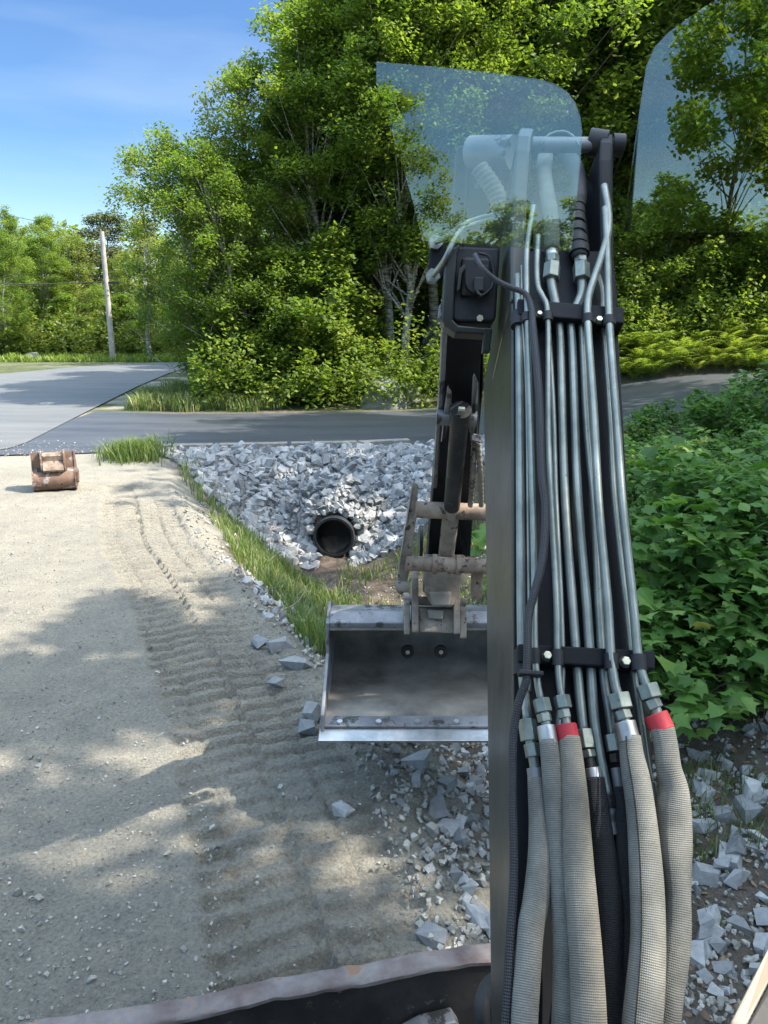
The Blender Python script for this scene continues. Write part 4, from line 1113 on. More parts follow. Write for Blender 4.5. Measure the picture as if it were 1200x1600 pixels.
for i, (h, wpx, pts_) in enumerate(TUBES):
    ps = [BP(a, b, h) for a, b in pts_]; rr = [rpx(p_, wpx) for p_ in ps]
    r_ = sum(rr) / len(rr)
    mk('steel_tube', tube(ps, r_, 16, .012), M['zinc'], EX_, smooth=True)
# --- clamps
def clamp(px0, px1, y0l, y1l, dy, h0, h1, name='tube_clamp'):
    a = BP(px0, y0l, h0); b = BP(px1, y0l + dy, h0); c = BP(px1, y1l + dy, h0); d = BP(px0, y1l, h0)
    return mk_b(MB().prism([a, b, c, d], N * (h1 - h0)), M['black_paint'], name, EX_, .003)
def hexp(p, q, r, mat, name, par, phase=.3):
    o = mk(name, MB().cyl(p, q, r, n=6, phase=phase).out(), mat, par); bevel(o, r * .08, 2); return o
c1 = clamp(804, 966, 488, 512, 14, .004, .048)
c2 = clamp(803, 1011, 1016, 1044, 11, .004, .048)
def collar(par, px, py, h, wpx, ln, ang=None):
    p = BP(px, py, h); r = rpx(p, wpx); d = U * ln / 2
    mk('clamp_collar', MB().cyl(p - d, p + d, r, n=18).out(), M['rubber'], par, smooth=math.radians(40))
for (px, py, wp) in ((823, 497, 15), (856, 496, 16), (919, 500, 19), (952, 503, 20)): collar(c1, px, py, .056, wp, .02)
for (px, py, wp) in ((836, 1026, 16), (871, 1028, 18), (955, 1034, 22), (998, 1036, 24)): collar(c2, px, py, .056, wp, .026)
collar(c1, 810, 500, .03, 24, .034); collar(c2, 815, 1036, .03, 26, .04)
def boltp(par, px, py, h, wp):
    p = BP(px, py, h); r = rpx(p, wp)
    mk('washer', MB().cyl(p, p + N * .003, r * 1.25, n=20).out(), M['black_steel'], par)
    b_ = mk('bolt', MB().cyl(p, p + N * .012, r, n=6).out(), M['bolt'], par); bevel(b_, .0015, 2)
boltp(c1, 842, 494, .048, 9); boltp(c1, 935, 503, .048, 11); boltp(c2, 854, 1026, .048, 14); boltp(c2, 976, 1035, .048, 15)

# --- fittings and hoses
def along(px0, py0, px1, py1, h): return BP(px0, py0, h), BP(px1, py1, h)
def fitting(kind, p0, p1, wpx, h, mat):
    a, b = BP(p0[0], p0[1], h), BP(p1[0], p1[1], h); r = rpx(a, wpx)
    if kind == 'hex': return hexp(a, b, r * 1.07, M[mat], 'hex_nut', EX_, random.uniform(0, 1))
    o = mk({'neck': 'fitting_neck', 'col': 'hose_collar', 'red': 'hose_collar'}[kind], MB().cyl(a, b, r, n=22).out(), M[mat], EX_, smooth=math.radians(40)); bevel(o, .001, 2)
    if kind == 'red': o['label'] = 'red banded hose collar'
    return o
FT = [
    ('hex', (845, 1092), (850, 1113), 26, .058, 'zinc_dull'), ('hex', (849, 1115), (852, 1128), 22, .058, 'zinc_dull'), ('neck', (850, 1110), (855, 1140), 15, .058, 'zinc_dull'), ('col', (853, 1134), (858, 1163), 29, .06, 'bright_steel'),
    ('hex', (877, 1087), (881, 1107), 25, .058, 'zinc_dull'), ('hex', (880, 1109), (883, 1122), 20, .058, 'zinc_dull'), ('neck', (881, 1104), (886, 1136), 14, .058, 'zinc_dull'), ('red', (884, 1132), (889, 1158), 33, .06, 'red_band'),
    ('hex', (966, 1084), (972, 1108), 35, .06, 'zinc_dull'), ('hex', (971, 1110), (976, 1124), 25, .06, 'zinc_dull'), ('neck', (972, 1106), (978, 1134), 17, .06, 'zinc_dull'), ('col', (976, 1128), (984, 1158), 33, .062, 'bright_steel'),
    ('hex', (1010, 1070), (1018, 1092), 34, .06, 'zinc_dull'), ('hex', (1016, 1094), (1023, 1108), 27, .06, 'zinc_dull'), ('neck', (1018, 1090), (1028, 1120), 18, .06, 'zinc_dull'), ('red', (1024, 1116), (1036, 1142), 38, .062, 'red_band'),
    ('hex', (823, 1124), (828, 1158), 27, .034, 'zinc_dull'), ('hex', (830, 1162), (834, 1183), 24, .036, 'zinc_dull'), ('neck', (828, 1155), (836, 1200), 16, .036, 'zinc_dull'), ('col', (835, 1200), (838, 1222), 25, .038, 'worn'),
    ('hex', (911, 1140), (916, 1170), 29, .028, 'zinc_dull'), ('hex', (917, 1172), (920, 1184), 24, .028, 'zinc_dull'), ('neck', (915, 1165), (925, 1205), 18, .028, 'black_steel'), ('col', (924, 1200), (929, 1220), 27, .03, 'bright_steel'),
    ('hex', (956, 1148), (961, 1174), 25, .026, 'zinc_dull'), ('hex', (961, 1178), (963, 1192), 20, .026, 'black_steel'), ('col', (963, 1200), (969, 1236), 18, .028, 'worn'),
    ('hex', (949, 1243), (952, 1262), 26, .026, 'black_steel'), ('col', (953, 1262), (957, 1305), 19, .026, 'worn'),
    ('col', (1018, 1222), (1022, 1250), 14, .026, 'zinc_dull'),
    ('hex', (861, 437), (863, 414), 26, .03, 'zinc_dull'), ('hex', (863, 412), (863, 401), 21, .03, 'zinc_dull'), ('col', (863, 402), (862, 385), 19, .03, 'bright_steel'),
    ('hex', (909, 438), (908, 414), 26, .03, 'zinc_dull'), ('hex', (908, 412), (907, 401), 20, .03, 'zinc_dull'),
]
for f_ in FT: fitting(*f_)
# upper bent stubs
for pts_, wp in (([(872, 492), (866, 465), (862, 445), (861, 436)], 15), ([(893, 494), (902, 476), (909, 458), (909, 436)], 15)):
    ps = [BP(a, b, .03) for a, b in pts_]; mk('steel_tube', tube(ps, rpx(ps[0], wp), 14, .01), M['zinc'], EX_, smooth=True)
# upper hoses up into the boom head
ps = [BP(862, 392, .03), BP(862, 350, .03), BP(855, 305, .0), BP(850, 268, -.06), BP(852, 245, -.14)]
mk('hose', tube(ps, [rpx(p_, 24) for p_ in ps], 18, .01), M['sleeve'], EX_, smooth=True)
ps = [BP(906, 404, .03), BP(901, 370, .03), BP(900, 335, .02), BP(905, 300, -.02), BP(900, 265, -.08), BP(885, 240, -.16)]
hs = mk('hose', tube(ps, [rpx(p_, 25) for p_ in ps], 18, .01), M['rubber'], EX_, smooth=True)
for (y0, px, wp) in ((398, 905, 32), (383, 903, 30), (366, 901, 30), (350, 900, 29), (337, 900, 28), (324, 901, 27)):
    a, b = BP(px, y0, .03), BP(px - .5, y0 - 11, .03); mk('tape_wrap', MB().cyl(a, b, rpx(a, wp), n=18).out(), M['rubber'], hs, smooth=math.radians(40))
def wobf(amp, ph, k=17.):
    return lambda L, a: 1 + amp * math.sin(L * k + ph + 1.7 * math.cos(a + ph)) + amp * .6 * math.sin(L * k * 2.3 + 2 * a + ph)
HOSES = [  # mat, amp, [(px,py,h,w)]
    ('sleeve', .05, [(837, 1215, .038, 24), (840, 1240, .04, 29), (843, 1300, .045, 33), (842, 1350, .05, 35), (836, 1410, .055, 40), (829, 1450, .06, 43), (824, 1520, .065, 43), (820, 1600, .07, 42), (822, 1720, .07, 42)]),
    ('sleeve', .02, [(857, 1156, .06, 29), (861, 1190, .06, 31), (867, 1250, .058, 34), (875, 1365, .055, 36), (883, 1480, .055, 40), (884, 1600, .055, 44), (880, 1720, .05, 46)]),
    ('sleeve_brown', .015, [(889, 1152, .06, 34), (892, 1185, .062, 38), (898, 1250, .068, 43), (905, 1365, .078, 47), (914, 1480, .086, 52), (920, 1600, .09, 56), (923, 1720, .09, 60)]),
    ('sleeve_black', .04, [(929, 1215, .03, 30), (934, 1260, .03, 35), (942, 1327, .03, 38), (953, 1422, .035, 42), (954, 1518, .035, 38), (958, 1600, .035, 44), (960, 1720, .03, 46)]),
    ('sleeve_black', .02, [(968, 1230, .028, 20), (974, 1280, .03, 26), (978, 1380, .03, 30), (982, 1500, .03, 34), (985, 1720, .03, 40)]),
    ('sleeve', .035, [(984, 1150, .062, 33), (987, 1180, .062, 37), (994, 1215, .066, 43), (1002, 1267, .07, 46), (1009, 1350, .075, 49), (1012, 1461, .08, 54), (1008, 1537, .082, 58), (1003, 1600, .084, 61), (995, 1720, .08, 64)]),
    ('sleeve', .085, [(1035, 1136, .062, 36), (1041, 1165, .062, 36), (1045, 1200, .06, 38), (1052, 1232, .055, 42), (1051, 1267, .05, 50), (1053, 1330, .045, 52), (1058, 1400, .045, 44), (1056, 1480, .045, 46), (1047, 1557, .04, 44), (1036, 1620, .03, 44), (1020, 1720, .02, 46)]),
]
for i, (mt_, amp, pts_) in enumerate(HOSES):
    ps = [BP(a, b, h) for a, b, h, _w in pts_]; rr = [rpx(p_, q[3]) for p_, q in zip(ps, pts_)]
    o = mk('hose', tube(ps, rr, 28, .006, wobf(amp, i * 2.1)), M[mt_], EX_, smooth=True)
    if mt_ != 'sleeve_black' and i in (5, 6):
        # stitched seam along the sleeve
        off = -.35 if i == 5 else .92
        sp = [BP(a + w_ * off * .5, b, h + (rr[j] * (.95 if i == 5 else .3))) for j, (a, b, h, w_) in enumerate(pts_)]
        mk('seam', tube(sp, .0012, 5, .02), M['sleeve_black'], o)
# braided cable
br = [(742, 398, .07), (755, 420, .08), (775, 438, .07), (800, 450, .07), (820, 458, .07), (830, 478, .072), (833, 513, .075), (842, 613, .078), (847, 747, .078), (852, 790, .078), (848, 872, .08), (835, 926, .08), (826, 963, .078), (824, 1035, .078), (822, 1065, .076), (812, 1092, .07), (803, 1140, .06), (801, 1235, .055), (803, 1365, .055), (797, 1480, .06), (791, 1600, .065), (785, 1720, .065)]
ps = [BP(a, b, h) for a, b, h in br]; mk('braided_cable', tube(ps, [rpx(p_, w_) for p_, w_ in zip(ps, [7, 8, 9, 9, 9, 9, 12, 12.5, 13, 13, 13, 13, 13, 13, 13, 13, 13, 13, 14, 15, 16, 17])], 14, .01), M['braid'], EX_, smooth=True)
mk_b(MB().prism([BP(808, 1050, .066), BP(846, 1053, .066), BP(846, 1060, .066), BP(808, 1058, .066)], N * .022), M['rubber'], 'cable_tie', EX_, .002)
# black hose curve left of the boom base
ps = [P(775, 1530, 1.7), P(760, 1545, 1.65), P(753, 1575, 1.6), P(755, 1610, 1.6), P(765, 1680, 1.6)]
mk('hose', tube(ps, .017, 14, .02), M['rubber'], EX_, smooth=True)

# --- work lamp and bracket on the boom's left side
LD = 1.78
def LP(px, py, d=LD): return P(px, py, d)
def frame_plate(pts_, d, thick, mat, name, par, bv=.003):
    return mk_b(MB().prism([LP(a, b, d) for a, b in pts_], A_ * thick), mat, name, par, bv)
lamp = frame_plate([(711, 384), (782, 387), (775, 498), (768, 503), (712, 503), (706, 497)], LD, .1, M['rubber'], 'work_lamp', EX_, .01)
frame_plate([(722, 400), (770, 402), (768, 448), (760, 462), (720, 462)], LD - .014, .03, M['black_steel'], 'lamp_body', lamp, .008)
cI = LP(748, 438, LD - .03); mk('lamp_socket', MB().cyl(cI, cI + A_ * .03, .03, n=24).out(), M['rubber'], lamp, smooth=math.radians(40))
frame_plate([(741, 432), (757, 433), (757, 455), (741, 454)], LD - .045, .03, M['black_steel'], 'connector', lamp, .003)
lw = [LP(744, 452, LD - .04), LP(752, 462, LD - .05), LP(768, 450, LD - .05), LP(772, 425, LD - .04), LP(763, 400, LD - .04), LP(748, 396, LD - .04)]
mk('lamp_wire', tube(lw, .0035, 8), M['rubber'], lamp, smooth=True)
brk = frame_plate([(719, 381), (714, 398), (708, 500), (716, 508), (770, 513), (768, 523), (712, 520), (694, 508), (690, 500), (697, 398), (706, 388)], LD - .02, .06, M['boom_side'], 'lamp_bracket', EX_, .004)
frame_plate([(757, 511), (770, 513), (765, 551), (753, 551)], LD - .02, .02, M['boom_side'], 'bracket_tab', brk, .003)
frame_plate([(717, 420), (726, 412), (728, 418), (722, 428), (719, 452), (714, 456)], LD - .03, .02, M['boom_side'], 'bracket_arm', brk, .002)
frame_plate([(686, 478), (692, 470), (692, 505), (684, 498)], LD - .01, .02, M['worn'], 'side_clip', brk, .002)
mk('bracket_bolt', MB().cyl(LP(750, 497 - 0, LD - .03), LP(750, 497, LD - .01), .008, n=6).out(), M['bolt'], brk)
pl = frame_plate([(673, 372), (680, 365), (694, 368), (698, 380), (695, 425), (690, 438), (680, 441), (671, 436), (669, 425)], 1.86, .012, M['black_paint'], 'port_plate', EX_, .004)
for (px, py) in ((681, 378), (677, 430)):
    p_ = LP(px, py, 1.85); mk('port_nut', MB().cyl(p_, p_ + A_ * .02, .018, n=6).out(), M['zinc_dull'], pl)
for pts_ in ([(681, 378, 1.84), (700, 369, 1.80), (723, 352, 1.76), (745, 343, 1.8), (775, 336, 1.9)], [(677, 430, 1.84), (688, 416, 1.8), (697, 402, 1.74), (712, 372, 1.74), (724, 357, 1.76), (745, 350, 1.78), (778, 342, 1.9)]):
    ps = [LP(a, b, d) for a, b, d in pts_]; mk('steel_tube', tube(ps, .0068, 12, .01), M['zinc'], EX_, smooth=True)

# --- far section of the boom and arm (stick)
SD = 2.55
def pl3(pts_, th, mat, name, par, bv=.004, sm=False):
    """plate from (px,py,depth) outline, thickness along the view axis"""
    return mk_b(MB().prism([P(a, b, d) for a, b, d in pts_], A_ * th), mat, name, par, bv, sm)
stick = pl3([(697, 505, 2.5), (757, 505, 2.5), (756, 600, 2.75), (752, 640, 2.9), (745, 720, 3.2), (735, 870, 3.75), (668, 870, 3.75), (680, 720, 3.2), (688, 640, 2.9), (693, 560, 2.65)], .16, M['black_paint'], 'arm', EX_, .006)
# far boom head plates seen left of the near ears
pl3([(712, 240, 2.35), (716, 228, 2.35), (730, 226, 2.35), (735, 238, 2.35), (728, 320, 2.4), (714, 520, 2.52), (693, 525, 2.52), (702, 400, 2.45)], .03, M['boom_side'], 'arm_side_plate', stick, .005)
pl3([(734, 240, 2.37), (742, 226, 2.37), (756, 228, 2.37), (800, 240, 2.37), (800, 420, 2.45), (722, 420, 2.45)], .02, M['black_steel'], 'head_plate', stick, .003)
a, b = P(736, 238, 2.28), P(802, 238, 2.2)
mk('cylinder_eye', MB().cyl(a, b, .046, n=28).out(), M['worn'], stick, smooth=math.radians(40))
ps = [P(748, 262, 2.2), P(760, 278, 2.2), P(776, 305, 2.2), P(786, 345, 2.2)]
mk('spiral_hose', tube(ps, .026, 16, .004, lambda L, a: 1 + .08 * math.sin(L * 420 + a)), M['sleeve'], stick, smooth=True)
# light edge strips along the arm
ps = [P(694, 515, 2.48), P(690, 600, 2.7), P(684, 680, 3.0), P(679, 760, 3.3)]
mk('edge_strip', tube(ps, .011, 6, .05), M['worn'], stick)
# lugs with pin
for (pp, nm) in (([(700, 600, 2.66), (706, 612, 2.68), (705, 655, 2.84), (698, 680, 2.9), (690, 690, 2.9), (694, 650, 2.8)], 'lug'), ([(741, 582, 2.6), (748, 598, 2.66), (747, 650, 2.84), (740, 680, 2.9), (735, 672, 2.9), (738, 640, 2.8)], 'lug')):
    pl3(pp, .05, M['worn'], nm, stick, .004)
a = P(686, 652, 2.82); mk('lug_pin', MB().cyl(a - R_ * .01, P(744, 655, 2.82), .03, n=20).out(), M['worn'], stick, smooth=math.radians(40))
# thumb cylinder
cyl_o = mk('cylinder', MB().cyl(P(719, 646, 2.75), P(706, 792, 3.25), .034, n=28).out(), M['black_steel'], EX_, smooth=math.radians(40))
mk('cylinder_cap', MB().cyl(P(720, 640, 2.73), P(718, 662, 2.8), .039, n=28).out(), M['black_steel'], cyl_o, smooth=math.radians(40))
mk('cylinder_rod', MB().cyl(P(706, 790, 3.25), P(697, 870, 3.5), .036, n=24).out(), M['mud_steel'], cyl_o, smooth=math.radians(40))
mk('cylinder_port', MB().cyl(P(716, 640, 2.70), P(726, 641, 2.7), .012, n=10).out(), M['zinc_dull'], cyl_o)
mk_b(MB().prism([P(736, 676, 2.9), P(752, 680, 2.9), P(752, 692, 2.9), P(736, 688, 2.9)], A_ * .03), M['worn'], 'hose_clip', EX_, .003)
for (x0, y0, x1, y1, rr, c0, c1_) in ((741, 684, 735, 790, .011, 1, 500), (747, 690, 752, 790, .011, 1, 300)):
    ps = [P(x0, y0, 2.95), P((x0 + x1) / 2 + 1, (y0 + y1) / 2, 3.05), P(x1, y1, 3.2)]
    mk('arm_hose', tube(ps, rr, 12, .006, lambda L, a: 1 + .1 * math.sin(L * 250 + a)), M['mud_steel'], EX_, smooth=True)

# --- thumb linkage (rusty)
th = thing('tmp', 'x', 'x'); bpy.data.objects.remove(th)
tp = [(645, 752, 3.25), (653, 757, 3.25), (652, 800, 3.3), (641, 880, 3.42), (634, 925, 3.5), (625, 930, 3.5), (618, 922, 3.5), (624, 880, 3.42), (637, 800, 3.3)]
thumb = mk_b(MB().prism([P(a, b, d) for a, b, d in tp], A_ * .1), M['mud_steel'], 'thumb_plate', EX_, .004)
def bar(p0, p1, r, mat, name, par): return mk(name, MB().cyl(P(*p0), P(*p1), r, n=28).out(), mat, par, smooth=math.radians(40))
bar((650, 796, 3.28), (900, 806, 3.28), .036, M['rust'], 'thumb_crossbar', EX_)
cb2 = bar((634, 880, 3.4), (890, 890, 3.4), .034, M['rust'], 'thumb_crossbar', EX_)
for px in (679, 716):
    bar((px - 3.5, 881.5 + (px - 680) * .04, 3.4), (px + 3.5, 881.8 + (px - 680) * .04, 3.4), .045, M['rust'], 'bar_collar', cb2)
bar((620, 916, 3.46), (640, 917, 3.46), .026, M['mud_steel'], 'link_pin', EX_)
bar((655, 846, 3.6), (660, 846, 3.6), .075, M['black_steel'], 'link_roller', EX_)
pl3([(738, 894, 3.45), (756, 895, 3.45), (753, 935, 3.5), (744, 940, 3.5), (737, 930, 3.5)], .05, M['rust'], 'link_lug', EX_, .004)
nose = pl3([(666, 868, 3.62), (728, 868, 3.62), (718, 925, 3.6), (708, 948, 3.6), (676, 948, 3.6), (662, 925, 3.6)], .12, M['mud_steel'], 'arm_nose', EX_, .01)
pl3([(670, 925, 3.57), (706, 925, 3.57), (703, 947, 3.57), (675, 947, 3.57)], .05, M['worn_dark'], 'nose_block', nose, .008)
# --- digging bucket
BX0, BX1 = P(515, 960, 3.8).x, .60 * 2 - P(515, 960, 3.8).x - .05
BX1 = P(515, 960, 3.8).x + 1.22
def BY(py, d): p_ = P(600, py, d); return (p_.y, p_.z)
lip = BY(1151, 3.42); top = BY(958, 3.80); top2 = BY(982, 3.74)
bprof = [top2, top, (top[0] + .1, top[1] + .02), (top[0] + .30, top[1] - .09), (top[0] + .36, top[1] - .25), (top[0] + .30, top[1] - .40), (top[0] + .12, top[1] - .46)]
# interior wraps from the top tube, down the back and forward along the floor to the lip
bprof = [(top2[0], top2[1] - .01), (top[0] + .02, top[1] - .075), (top[0] + .26, top[1] - .12), (top[0] + .33, top[1] - .2), (top[0] + .3, top[1] - .31), (top[0] + .16, top[1] - .385), (lip[0] + .22, lip[1] + .035), (lip[0] + .0, lip[1] + .01)]
def bz_shell(x0, x1, prof_, th_):
    pf, _ = catmull([(0, a, b) for a, b in prof_], [0] * len(prof_), .03); pf = [(p_.y, p_.z) for p_ in pf]
    return shell(x0, x1, pf, th_, 0, 0)
bucket = mk('bucket', bz_shell(BX0, BX1, bprof, .018).out(), M['worn_dark'], EX_, smooth=math.radians(40))
# box beam on top
tb = [(top2[0], top2[1]), (top2[0] + .0, top2[1] + .03), (top[0], top[1] + .01), (top[0] + .12, top[1] + .0), (top[0] + .14, top[1] - .09), (top[0] + .03, top[1] - .085)]
mk_b(MB().prism([Vector((BX0, a, b)) for a, b in tb], Vector((BX1 - BX0, 0, 0))), M['worn'], 'top_beam', bucket, .008)
# side plates
for x in (BX0 - .014, BX1):
    sp_ = [(lip[0] - .0, lip[1] + .0), (lip[0] + .03, lip[1] + .09), (top2[0] - .03, top2[1] - .12), (top2[0] - .005, top2[1] + .03), (top[0] + .12, top[1] + .02), (top[0] + .36, top[1] - .1), (top[0] + .36, top[1] - .32), (top[0] + .18, top[1] - .42), (lip[0] + .2, lip[1] - .0)]
    mk_b(MB().prism([Vector((x, a, b)) for a, b in sp_], Vector((.016, 0, 0))), M['worn'], 'side_wall', bucket, .003)
# cutting edge, bolted blade
fl = Vector((0, lip[0] + .2 - (lip[0] - .03), .03)).normalized()
ce0 = Vector((BX0 - .02, lip[0] - .055, lip[1] + .012)); 
cn = Vector((0, -fl.z, fl.y))
ced = mk_b(MB().prism([ce0, ce0 + fl * .13, ce0 + fl * .13 - cn * .02, ce0 + fl * .012 - cn * .02], Vector((BX1 - BX0 + .04, 0, 0))), M['bright_steel'], 'cutting_edge', bucket, .003)
mk_b(MB().prism([ce0 + fl * .085 + cn * .002, ce0 + fl * .16 + cn * .002, ce0 + fl * .16 + cn * .014, ce0 + fl * .085 + cn * .014], Vector((BX1 - BX0 + .04, 0, 0))), M['worn'], 'wear_plate', bucket, .004)
for i in range(7):
    x = BX0 + .07 + i * .175; p_ = Vector((x, 0, 0)) + Vector((0, ce0.y, ce0.z)) + fl * .105 + cn * .013
    mk('edge_bolt', MB().cyl(p_, p_ + cn * .014, .014, n=6).out(), M['bright_steel'], bucket)
# two bolt holes through the back wall: dark boss with pale disc for the opening
for px in (637, 689):
    p_ = P(px, 1019, 4.02)
    mk('hole_boss', MB().cyl(p_, p_ + Vector((0, .02, 0)), .034, n=24).out(), M['black_steel'], bucket, smooth=math.radians(40))
    mk('hole_plug', MB().cyl(p_ - Vector((0, .004, 0)), p_ + Vector((0, .004, 0)), .011, n=14).out(), M['grass_plug'] if 'grass_plug' in M else M['bolt'], bucket)
# bucket ears
for (a, b, c, d, wpx, mt_) in ((636, 937, 995, 3.66, 9, 'mud_steel'), (649, 897, 992, 3.62, 10, 'mud_steel'), (714, 901, 994, 3.62, 10, 'mud_steel'), (724, 948, 1001, 3.66, 10, 'mud_steel')):
    x0 = P(a - wpx / 2, b, d); x1 = P(a - wpx / 2, c, d - .02)
    prof_ = [x0 + Vector((0, .0, -.02)), x0 + Vector((0, .03, .0)), x0 + Vector((0, .1, 0)), x1 + Vector((0, .16, .06)), x1 + Vector((0, .12, 0)), x1 + Vector((0, .02, 0)), x1 + Vector((0, 0, .015))]
    mk_b(MB().prism(prof_, Vector((wpx / FPX * d, 0, 0))), M[mt_], 'bucket_ear', bucket, .004)
hk = pl3([(652, 950, 3.66), (712, 951, 3.66), (710, 990, 3.64), (655, 988, 3.64)], .1, M['mud_steel'], 'hook_plate', bucket, .01)
pl3([(667, 952, 3.635), (694, 953, 3.635), (692, 968, 3.63), (669, 967, 3.63)], .03, M['worn_dark'], 'hook_pad', hk, .006)
bar((632, 938, 3.7), (728, 941, 3.7), .022, M['mud_steel'], 'bucket_pin', bucket)

# --- dozer blade
TOPL, TOPR = P(60, 1600, 1.98), P(765, 1478, 2.2)
zb = .47
def atz(px, py, z): return G(px, py, z)
bl = atz(100, 1626, zb); brr = atz(765, 1507, zb)
dv = (brr - bl).normalized(); nb = Vector((-dv.y, dv.x, 0))          # nb points away (forward)
L0 = bl - dv * .55; Lw = 2.0
k = 60; V = []; F = []
blprof = [(.004, .0), (.005, .05), (.02, .054), (.045, .052), (.05, .0), (.045, -.12), (.03, -.25), (.02, -.36), (.05, -.43), (.03, -.44), (.0, -.36), (-.012, -.2)]
rnd = random.Random(4)
wv = [(math.sin(i * .45) * .0018 + math.sin(i * .17 + 1) * .0035 + rnd.gauss(0, .0012)) for i in range(k + 1)]
nn = len(blprof)
for i in range(k + 1):
    c = L0 + dv * (Lw * i / k)
    for (a, b) in blprof:
        s_ = 1 if b > 0 else .3
        V.append(c + nb * (a + wv[i] * s_) + Vector((0, 0, b - .055 + wv[i] * .8 * s_)))
for i in range(k):
    for j in range(nn): F.append((i * nn + j, i * nn + (j + 1) % nn, (i + 1) * nn + (j + 1) % nn, (i + 1) * nn + j))
F += [tuple(range(nn - 1, -1, -1)), tuple(range(k * nn, (k + 1) * nn))]
blade = mk('blade', (V, F), M['black_steel'], EX_, smooth=math.radians(35))
# rusted top rail
V = []; F = []; rp_ = [(-.002, .0), (-.003, .012), (.004, .018), (.03, .02), (.056, .017), (.06, .01), (.058, .0)]
nn = len(rp_)
for i in range(k + 1):
    c = L0 + dv * (Lw * i / k)
    for j, (a, b) in enumerate(rp_): V.append(c + nb * (a + wv[i] * .9 + rnd.gauss(0, .0008)) + Vector((0, 0, b + wv[i] * .8 + rnd.gauss(0, .0006))))
for i in range(k):
    for j in range(nn): F.append((i * nn + j, i * nn + (j + 1) % nn, (i + 1) * nn + (j + 1) % nn, (i + 1) * nn + j))
F += [tuple(range(nn - 1, -1, -1)), tuple(range(k * nn, (k + 1) * nn))]
mk('blade_rail', (V, F), M['rail'], blade, smooth=math.radians(50))
# gusset
cg = atz(665, 1598, .32)
mk_b(MB().prism([cg + dv * .09, cg - dv * .1, cg - dv * .02 + Vector((0, 0, .035)), cg + dv * .07 + Vector((0, 0, .04))], -nb * .05), M['worn'], 'gusset', blade, .004)
for s_ in (.55, 1.35):
    c = L0 + dv * s_ + Vector((0, 0, -.25)); mk_b(MB().box(c - nb * .35, dv * .04, nb * .36, Vector((0, 0, .05))), M['black_steel'], 'blade_arm', blade, .006)

# --- undercarriage tracks (behind and below the view)
for s_ in (-.15, 1.0):
    c = L0 + dv * (.35 + s_) - nb * 1.75 ; c.z = 0
    loop = []
    for i in range(40):
        a = 2 * math.pi * i / 40; yy = math.cos(a); zz = math.sin(a)
        loop.append(c + nb * (math.copysign(.75, yy) * 1 + .27 * yy) + Vector((0, 0, .29 + .27 * zz)))
    o = mk('crawler_track', MB().prism(loop, dv * .32).out(), M['rubber'], EX_)
c = L0 + dv * 1.0 - nb * 1.3; c.z = .55
mk_b(MB().box(c, dv * .45, nb * .6, Vector((0, 0, .2))), M['black_steel'], 'undercarriage', EX_, .02)

# --- cab around the viewer
cab = mk_b(MB().box((.08, -.15, 1.02), (.65, 0, 0), (0, .78, 0), (0, 0, .04)), M['black_steel'], 'cab', EX_, .01)
def cbox(x0, x1, y0, y1, z0, z1, mat, name, bv=.01):
    return mk_b(MB().box(((x0 + x1) / 2, (y0 + y1) / 2, (z0 + z1) / 2), ((x1 - x0) / 2, 0, 0), (0, (y1 - y0) / 2, 0), (0, 0, (z1 - z0) / 2)), mat, name, cab, bv)
cbox(-.58, .74, -.95, .66, 3.1, 3.18, M['black_paint'], 'cab_roof', .03)
cbox(-.56, -.51, .58, .63, 1.06, 3.1, M['black_steel'], 'cab_post'); cbox(.68, .73, .56, .61, 1.06, 3.1, M['black_steel'], 'cab_post')
cbox(-.56, -.5, -.95, -.88, 1.06, 3.1, M['black_steel'], 'cab_post'); cbox(.66, .72, -.95, -.88, 1.06, 3.1, M['black_steel'], 'cab_post')
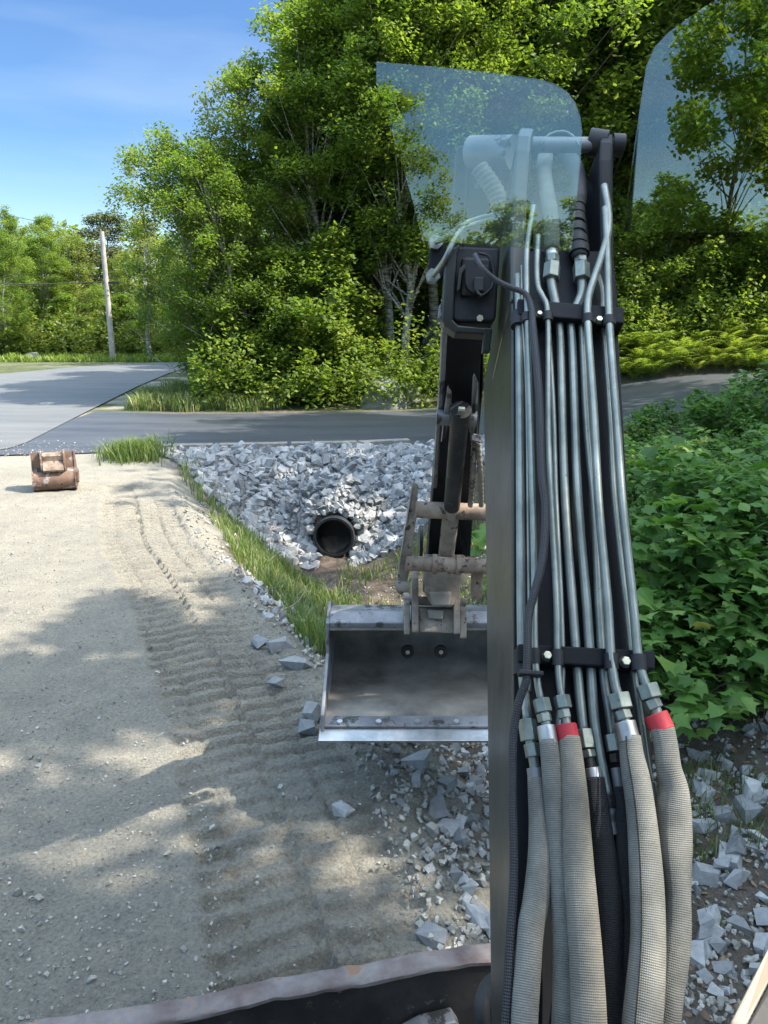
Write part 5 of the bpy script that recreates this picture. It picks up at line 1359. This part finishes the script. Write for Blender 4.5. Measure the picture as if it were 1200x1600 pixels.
cbox(-.56, -.53, -.85, .56, 1.06, 1.55, M['black_steel'], 'door_panel'); cbox(-.5, .66, -.95, -.92, 1.06, 1.75, M['black_steel'], 'rear_panel')
cbox(.69, .72, -.85, .5, 1.06, 1.6, M['black_steel'], 'right_panel')
cbox(-.2, .25, -.7, -.55, 1.3, 1.95, M['rubber'], 'seat_back', .03); cbox(-.22, .27, -.55, -.12, 1.3, 1.42, M['rubber'], 'seat_cushion', .03)
cbox(.1, .95, -1.9, -.98, .75, 1.75, M['black_paint'], 'engine_cover', .05)
cbox(-.75, .08, -1.9, -.98, .75, 1.75, M['black_paint'], 'engine_cover', .05)
# beige trimmed console at the lower right
q = [(1139, 1602, .52), (1204, 1474, .56), (1204, 1528, .56), (1166, 1602, .52)]
mk_b(MB().prism([P(*a) for a in q], ray(1170, 1560) * .02), M['beige'], 'console_trim', cab, .002)
q = [(1167, 1603, .522), (1205, 1529, .562), (1420, 1529, .6), (1400, 1750, .5), (1150, 1750, .5)]
mk_b(MB().prism([P(*a) for a in q], ray(1240, 1540) * .1), M['rubber'], 'console', cab, .003)
# clear panes added in front, cut to the outlines of the windshield reflections
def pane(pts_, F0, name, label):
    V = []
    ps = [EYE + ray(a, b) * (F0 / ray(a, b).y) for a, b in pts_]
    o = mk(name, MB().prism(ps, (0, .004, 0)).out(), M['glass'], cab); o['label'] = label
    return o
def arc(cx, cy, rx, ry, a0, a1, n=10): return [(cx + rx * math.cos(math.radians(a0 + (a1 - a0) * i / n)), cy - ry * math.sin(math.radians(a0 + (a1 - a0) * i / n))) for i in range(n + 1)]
pane([(588, 96), (700, 106), (790, 116), (845, 124)] + [(868, 131), (886, 143), (899, 160), (907, 182), (910, 205)] + [(908, 240), (901, 320), (893, 392), (660, 376), (644, 310), (618, 225), (588, 130)], .74, 'reflection_pane', 'added clear pane cut to the rounded outline of the sky reflection')
pane([(975, 362), (990, 250), (1003, 160), (1012, 100), (1024, 72), (1045, 50), (1075, 28), (1125, -6), (1230, -60), (1230, 362)], .74, 'reflection_pane', 'added clear pane at the upper right cut to the sky reflection outline')
